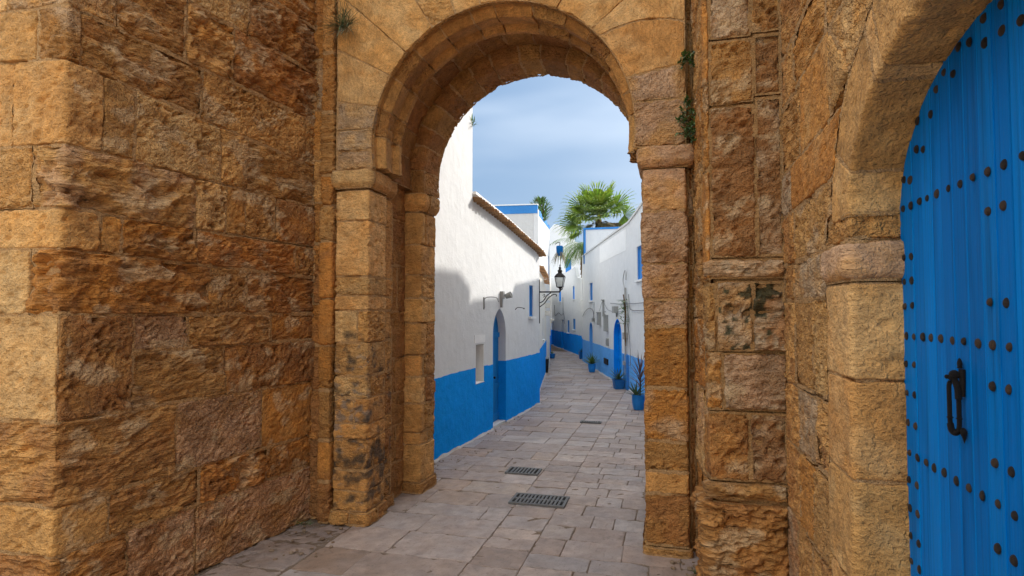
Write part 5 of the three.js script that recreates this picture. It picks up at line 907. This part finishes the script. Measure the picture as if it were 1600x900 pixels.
// -- potted plants down the right side
function pottedPlant(label, [x, z], r, h, square, fill) {
  const t = thing('potted_plant', label, 'potted plant', [x, 0, z], rnd() * 0.4, 'blue flower pots along the right wall');
  const g = square ? (() => { const k = lathe([[0, 0], [r * 0.95, 0], [r * 1.22, h * 0.9], [r * 1.30, h * 0.9], [r * 1.30, h], [r * 1.14, h], [r * 1.1, h * 0.86], [0, h * 0.84]], 4).toNonIndexed(); k.computeVertexNormals(); k.rotateY(Math.PI / 4 + 0.3); return k; })()
    : lathe([[0, 0], [r * 0.72, 0], [r * 0.78, 0.015], [r * 0.95, h * 0.4], [r, h * 0.72], [r * 0.96, h * 0.9], [r * 1.04, h * 0.93], [r * 1.04, h], [r * 0.9, h], [r * 0.86, h * 0.88], [0, h * 0.86]], 28);
  part('pot', g, square ? M.potDark : M.pot, t); part('soil', new THREE.CircleGeometry(r * 0.9, 18).rotateX(-Math.PI / 2).translate(0, h * 0.9, 0), M.soil, t); fill(t, h * 0.9); return t;
}
const rosette = (t, y, n, len, w, m, lo, hi, off = [0, 0], droop = 0.5) => { const L = new Leaves(); for (let k = 0; k < n; k++) { const a = k * 2.4 + rnd(), e = lerp(hi, lo, k / n) + (rnd() - 0.5) * 0.2; L.blade([off[0], y, off[1]], [Math.cos(a) * Math.cos(e), Math.sin(e), Math.sin(a) * Math.cos(e)], len * (0.8 + rnd() * 0.4), w, droop, shade(0.3), 5, 0.45); } return L.build('foliage', m, t); };
pottedPlant('round bright blue pot with green rosette and tall dark spiky plant, nearest', [-0.545, -10.2], 0.107, 0.245, false, (t, y) => {
  rosette(t, y, 26, 0.26, 0.036, M.yucca, 0.25, 1.2, [-0.05, 0.03], 0.35);
  const L = new Leaves(); part('stem', tube([[0.03, y - 0.02, 0], [0.035, y + 0.15, 0], [0.03, y + 0.3, 0]], 0.012, 8, 6), M.bark, t);
  for (let k = 0; k < 40; k++) { const a = k * 2.4, hh = y + 0.12 + 0.3 * k / 40, e = lerp(0.35, 1.4, k / 40); L.blade([0.03, hh, 0], [Math.cos(a) * Math.cos(e), Math.sin(e), Math.sin(a) * Math.cos(e)], 0.30 + rnd() * 0.10, 0.022, 0.5, shade(0.3), 5, 0.4); } L.build('frond', M.purple, t);
});
pottedPlant('squarish dark blue pot with a green agave before the arched door', [-1.09, -12.85], 0.125, 0.20, true, (t, y) => rosette(t, y, 30, 0.30, 0.04, M.yucca, 0.1, 1.3));
pottedPlant('small blue pot with upright green leaves at the second arched door', [-2.07, -16.2], 0.10, 0.22, false, (t, y) => rosette(t, y, 34, 0.32, 0.045, M.leaf, 0.3, 1.4));
pottedPlant('farthest dark blue pot with sparse leaves at the street bend', [-2.98, -20.6], 0.10, 0.24, true, (t, y) => rosette(t, y, 16, 0.16, 0.03, M.yucca, 0.3, 1.3));
{
  const t = thing('potted_plant', 'dark slender potted plant against far dark blue dado', 'potted plant', [-3.42, 0, -23.2], 0, 'blue flower pots along the right wall');
  part('pot', lathe([[0, 0], [0.07, 0], [0.10, 0.2], [0.09, 0.2], [0, 0.18]], 14), M.potDark, t); rosette(t, 0.18, 24, 0.35, 0.04, M.yucca, 0.6, 1.5);
  const u = thing('potted_plant', 'dark slender potted plant beside the farthest narrow blue door', 'potted plant', [-4.35, 0, -26.0], 0, 'blue flower pots along the right wall');
  part('pot', lathe([[0, 0], [0.07, 0], [0.10, 0.22], [0.09, 0.22], [0, 0.2]], 14), M.potDark, u); rosette(u, 0.2, 24, 0.4, 0.04, M.yucca, 0.6, 1.5);
  const b = thing('bin', 'dark narrow bin against blue dado of the low house wing', 'bin', [-3.24, 0, -15.75]);
  part('body', lathe([[0, 0], [0.08, 0], [0.10, 0.36], [0, 0.36]], 14), M.iron, b); part('lid', lathe([[0.11, 0.362], [0.11, 0.39], [0.05, 0.42], [0, 0.425]], 14), M.box, b);
  const c = thing('potted_plant', 'small low pot on the left side at the street bend', 'potted plant', [-4.0, 0, -20.6], 0, 'flower pots at left'); part('pot', lathe([[0, 0], [0.09, 0], [0.12, 0.16], [0.10, 0.16], [0, 0.14]], 14), M.pot, c); rosette(c, 0.14, 14, 0.14, 0.03, M.leaf, 0.3, 1.3);
}
// -- climbing plant on the pipe
{
  const p = onR(7.95), t = thing('climbing_plant', 'green climbing plant tangled around pipe on white wall right of arched door', 'climbing plant', [p[0] - 0.06, 1.2, p[1]]);
  const L = new Leaves(); for (let k = 0; k < 90; k++) { const h = 0.15 + rnd() * 0.5, a = rnd() * 6.28, r = rnd() * 0.10; L.blade([Math.cos(a) * r - 0.03, h, Math.sin(a) * r * 1.4], [Math.cos(a), rnd() - 0.3, Math.sin(a)], 0.07 + rnd() * 0.06, 0.04, 0.6, shade(0.4), 3); } L.build('foliage', M.leaf, t);
  part('stem', [tube([[0, -0.3, 0], [-0.02, 0.1, 0.04], [0, 0.4, 0], [-0.04, 0.75, 0.08]], 0.012, 16, 5), tube([[0, 0.3, 0], [-0.05, 0.6, -0.12], [-0.03, 0.8, -0.2]], 0.008, 12, 5)], M.bark, t);
}
// -- weeds in the old masonry
function weed(label, [x, y, z], n, spread, len, m, dirs, w = 0.02, name = 'weed') {
  const t = thing(name, label, 'weed', [x, y, z]), L = new Leaves(), st = [];
  for (let k = 0; k < n; k++) { const [dx, dy, dz] = dirs(k / n), o = [(rnd() - 0.5) * spread[0], (rnd() - 0.5) * spread[1], rnd() * spread[2]]; L.blade(o, [dx, dy, dz], len * (0.6 + rnd() * 0.8), w * (0.7 + rnd() * 0.6), 0.8, shade(0.35), 4, 0.3); }
  L.build('foliage', m, t); return t;
}
const burst = () => { const a = rnd() * 6.28; return [Math.cos(a), Math.sin(a) * 0.7 + 0.25, 0.3 + rnd() * 0.5]; };
const fern = (label, at, n, sp, len) => { // leaflets on short stems
  const t = thing('weed', label, 'weed', at), L = new Leaves(), st = [];
  for (let k = 0; k < n; k++) { const a = rnd() * 6.28, o = [(rnd() - 0.5) * sp[0], (rnd() - 0.5) * sp[1], 0.01 + rnd() * 0.03], d = [Math.cos(a) * 0.8, Math.sin(a) * 0.5 + 0.1, 0.45 + rnd() * 0.4], tip = L.blade(o, d, len, 0.004, 1.0, [0.8, 0.6, 0.5], 4, 0.2, undefined, () => 1);
    for (let j = 0; j < 7; j++) { const u = 0.3 + j * 0.11, q = V(...o).lerp(tip, u); L.blade(q.toArray(), [rnd() - 0.5, rnd() - 0.6, 0.5 + rnd() * 0.3], 0.035 + rnd() * 0.015, 0.018, 0.5, shade(0.4), 3, 0.35); } }
  L.build('foliage', M.leaf, t);
};
fern('upper small green weed growing in the crack beside the right pier', [0.115, 3.28, -4.20], 16, [0.07, 0.05], 0.085);
fern('thin middle weed in the crack beside the right pier', [0.12, 3.0, -4.21], 6, [0.05, 0.14], 0.06);
fern('largest green weed low in the crack above the right impost', [0.115, 2.84, -4.19], 26, [0.05, 0.18], 0.08);
weed('dry grassy weed sprouting from the joint at upper left of the arch', [-2.44, 3.79, -4.16], 90, [0.08, 0.06, 0.03], 0.19, M.dry, burst, 0.007);
weed('few green blades among the dry weed at upper left of arch', [-2.42, 3.81, -4.15], 40, [0.08, 0.05, 0.03], 0.15, M.yucca, burst, 0.009);
weed('tiny grass tuft on the ground where the tower meets the arch', [-2.70, 0.01, -4.09], 40, [0.16, 0.01, 0.04], 0.045, M.leaf, () => { const a = rnd() * 6.28; return [Math.cos(a), 0.7, Math.sin(a)]; }, 0.007);
weed('tiny green sprig at the foot of the buttress', [0.13, 0.01, -3.95], 22, [0.03, 0.01, 0.05], 0.04, M.leaf, () => { const a = rnd() * 6.28; return [Math.cos(a), 0.8, Math.sin(a)]; }, 0.01);
weed('small weed on the roof edge of the white house beside the arch', [-2.42, 3.98, -7.25], 16, [0.05, 0.1, 0.05], 0.1, M.leaf, burst, 0.02);
// -- crumbled stone and dry leaves between pier and buttress
{
  const L = new Leaves(), gs = []; for (let k = 0; k < 46; k++) { const g = new THREE.DodecahedronGeometry(0.008 + rnd() * rnd() * 0.03, 0); g.scale(1, 0.6, 0.8 + rnd() * 0.4); g.rotateY(rnd() * 6); g.translate(-0.02 + rnd() * 0.2, 0.006, -4.1 + rnd() * 0.5); gs.push(boxUV(g)); }
  for (let k = 0; k < 24; k++) { const g = new THREE.DodecahedronGeometry(0.006 + rnd() * 0.014, 0); g.scale(1, 0.5, 1); g.rotateY(rnd() * 6); g.translate(-2.75 + rnd() * 0.5, 0.006, -3.4 - rnd() * 0.7); gs.push(boxUV(g)); }
  for (let k = 0; k < 130; k++) { const z = -5.4 - Math.pow(rnd(), 1.6) * 9, x = z < -10.4 ? -2.6 : -2.517 + (-z - 5.37) * 0.0522, g = new THREE.DodecahedronGeometry(0.004 + rnd() * rnd() * 0.012, 0); g.scale(1, 0.5, 1); g.rotateY(rnd() * 6); g.translate(x + 0.05 + Math.pow(rnd(), 2) * 0.35, 0.006, z); gs.push(boxUV(g)); }
  tag(part('rubble', gs, M.rubble, scene), 'crumbled stone bits scattered along the foot of the walls', 'rubble', null, 'stuff').name = 'rubble';
}
// ------------------------------------------------------------------ drain grates
function grate(label, x0, x1, z0, z1, rowsN, bars) {
  const t = thing('drain_grate', label, 'drain grate', [(x0 + x1) / 2, 0.004, (z0 + z1) / 2], 0, 'drain grates in the paving'), w = (x1 - x0) / 2, d = Math.abs(z1 - z0) / 2, e = 0.022;
  part('pit', bx(-w + 0.01, w - 0.01, -0.01, 0.003, -d + 0.01, d - 0.01), M.dark, t);  // black sheet close under the bars, the shade of a deep shaft as colour
  part('frame', [bx(-w, w, -0.02, 0.012, -d, -d + e), bx(-w, w, -0.02, 0.012, d - e, d), bx(-w, -w + e, -0.02, 0.012, -d + e, d - e), bx(w - e, w, -0.02, 0.012, -d + e, d - e)], M.grate, t);
  const b = bx(-0.009, 0.009, 0.002, 0.012, -0.5, 0.5), inner = d - e, rh = 2 * inner / rowsN;
  for (let r = 0; r < rowsN; r++) { if (r) part('crossbar', bx(-w + e, w - e, 0.002, 0.0125, -inner + r * rh - 0.012, -inner + r * rh + 0.012), M.grate, t); for (let k = 1; k < bars; k++) { const o = part('bar', b, M.grate, t); o.position.set(lerp(-w + e, w - e, k / bars), 0, -inner + (r + 0.5) * rh); o.scale.z = rh - (rowsN > 1 ? 0.01 : 0); o.rotation.y = rowsN > 1 && k % 3 === 0 ? 0.0 : 0; } }
}
grate('wide near drain grate with two rows of slots under the arch', -1.335, -0.865, -5.235, -4.955, 2, 13);
grate('narrower single-row drain grate left of centre beyond the near grate', -1.615, -1.285, -6.09, -5.855, 1, 8);
grate('thin distant drain grate across the middle of the street', -1.30, -1.0, -8.90, -8.79, 1, 8);

renderer.render(scene, camera);
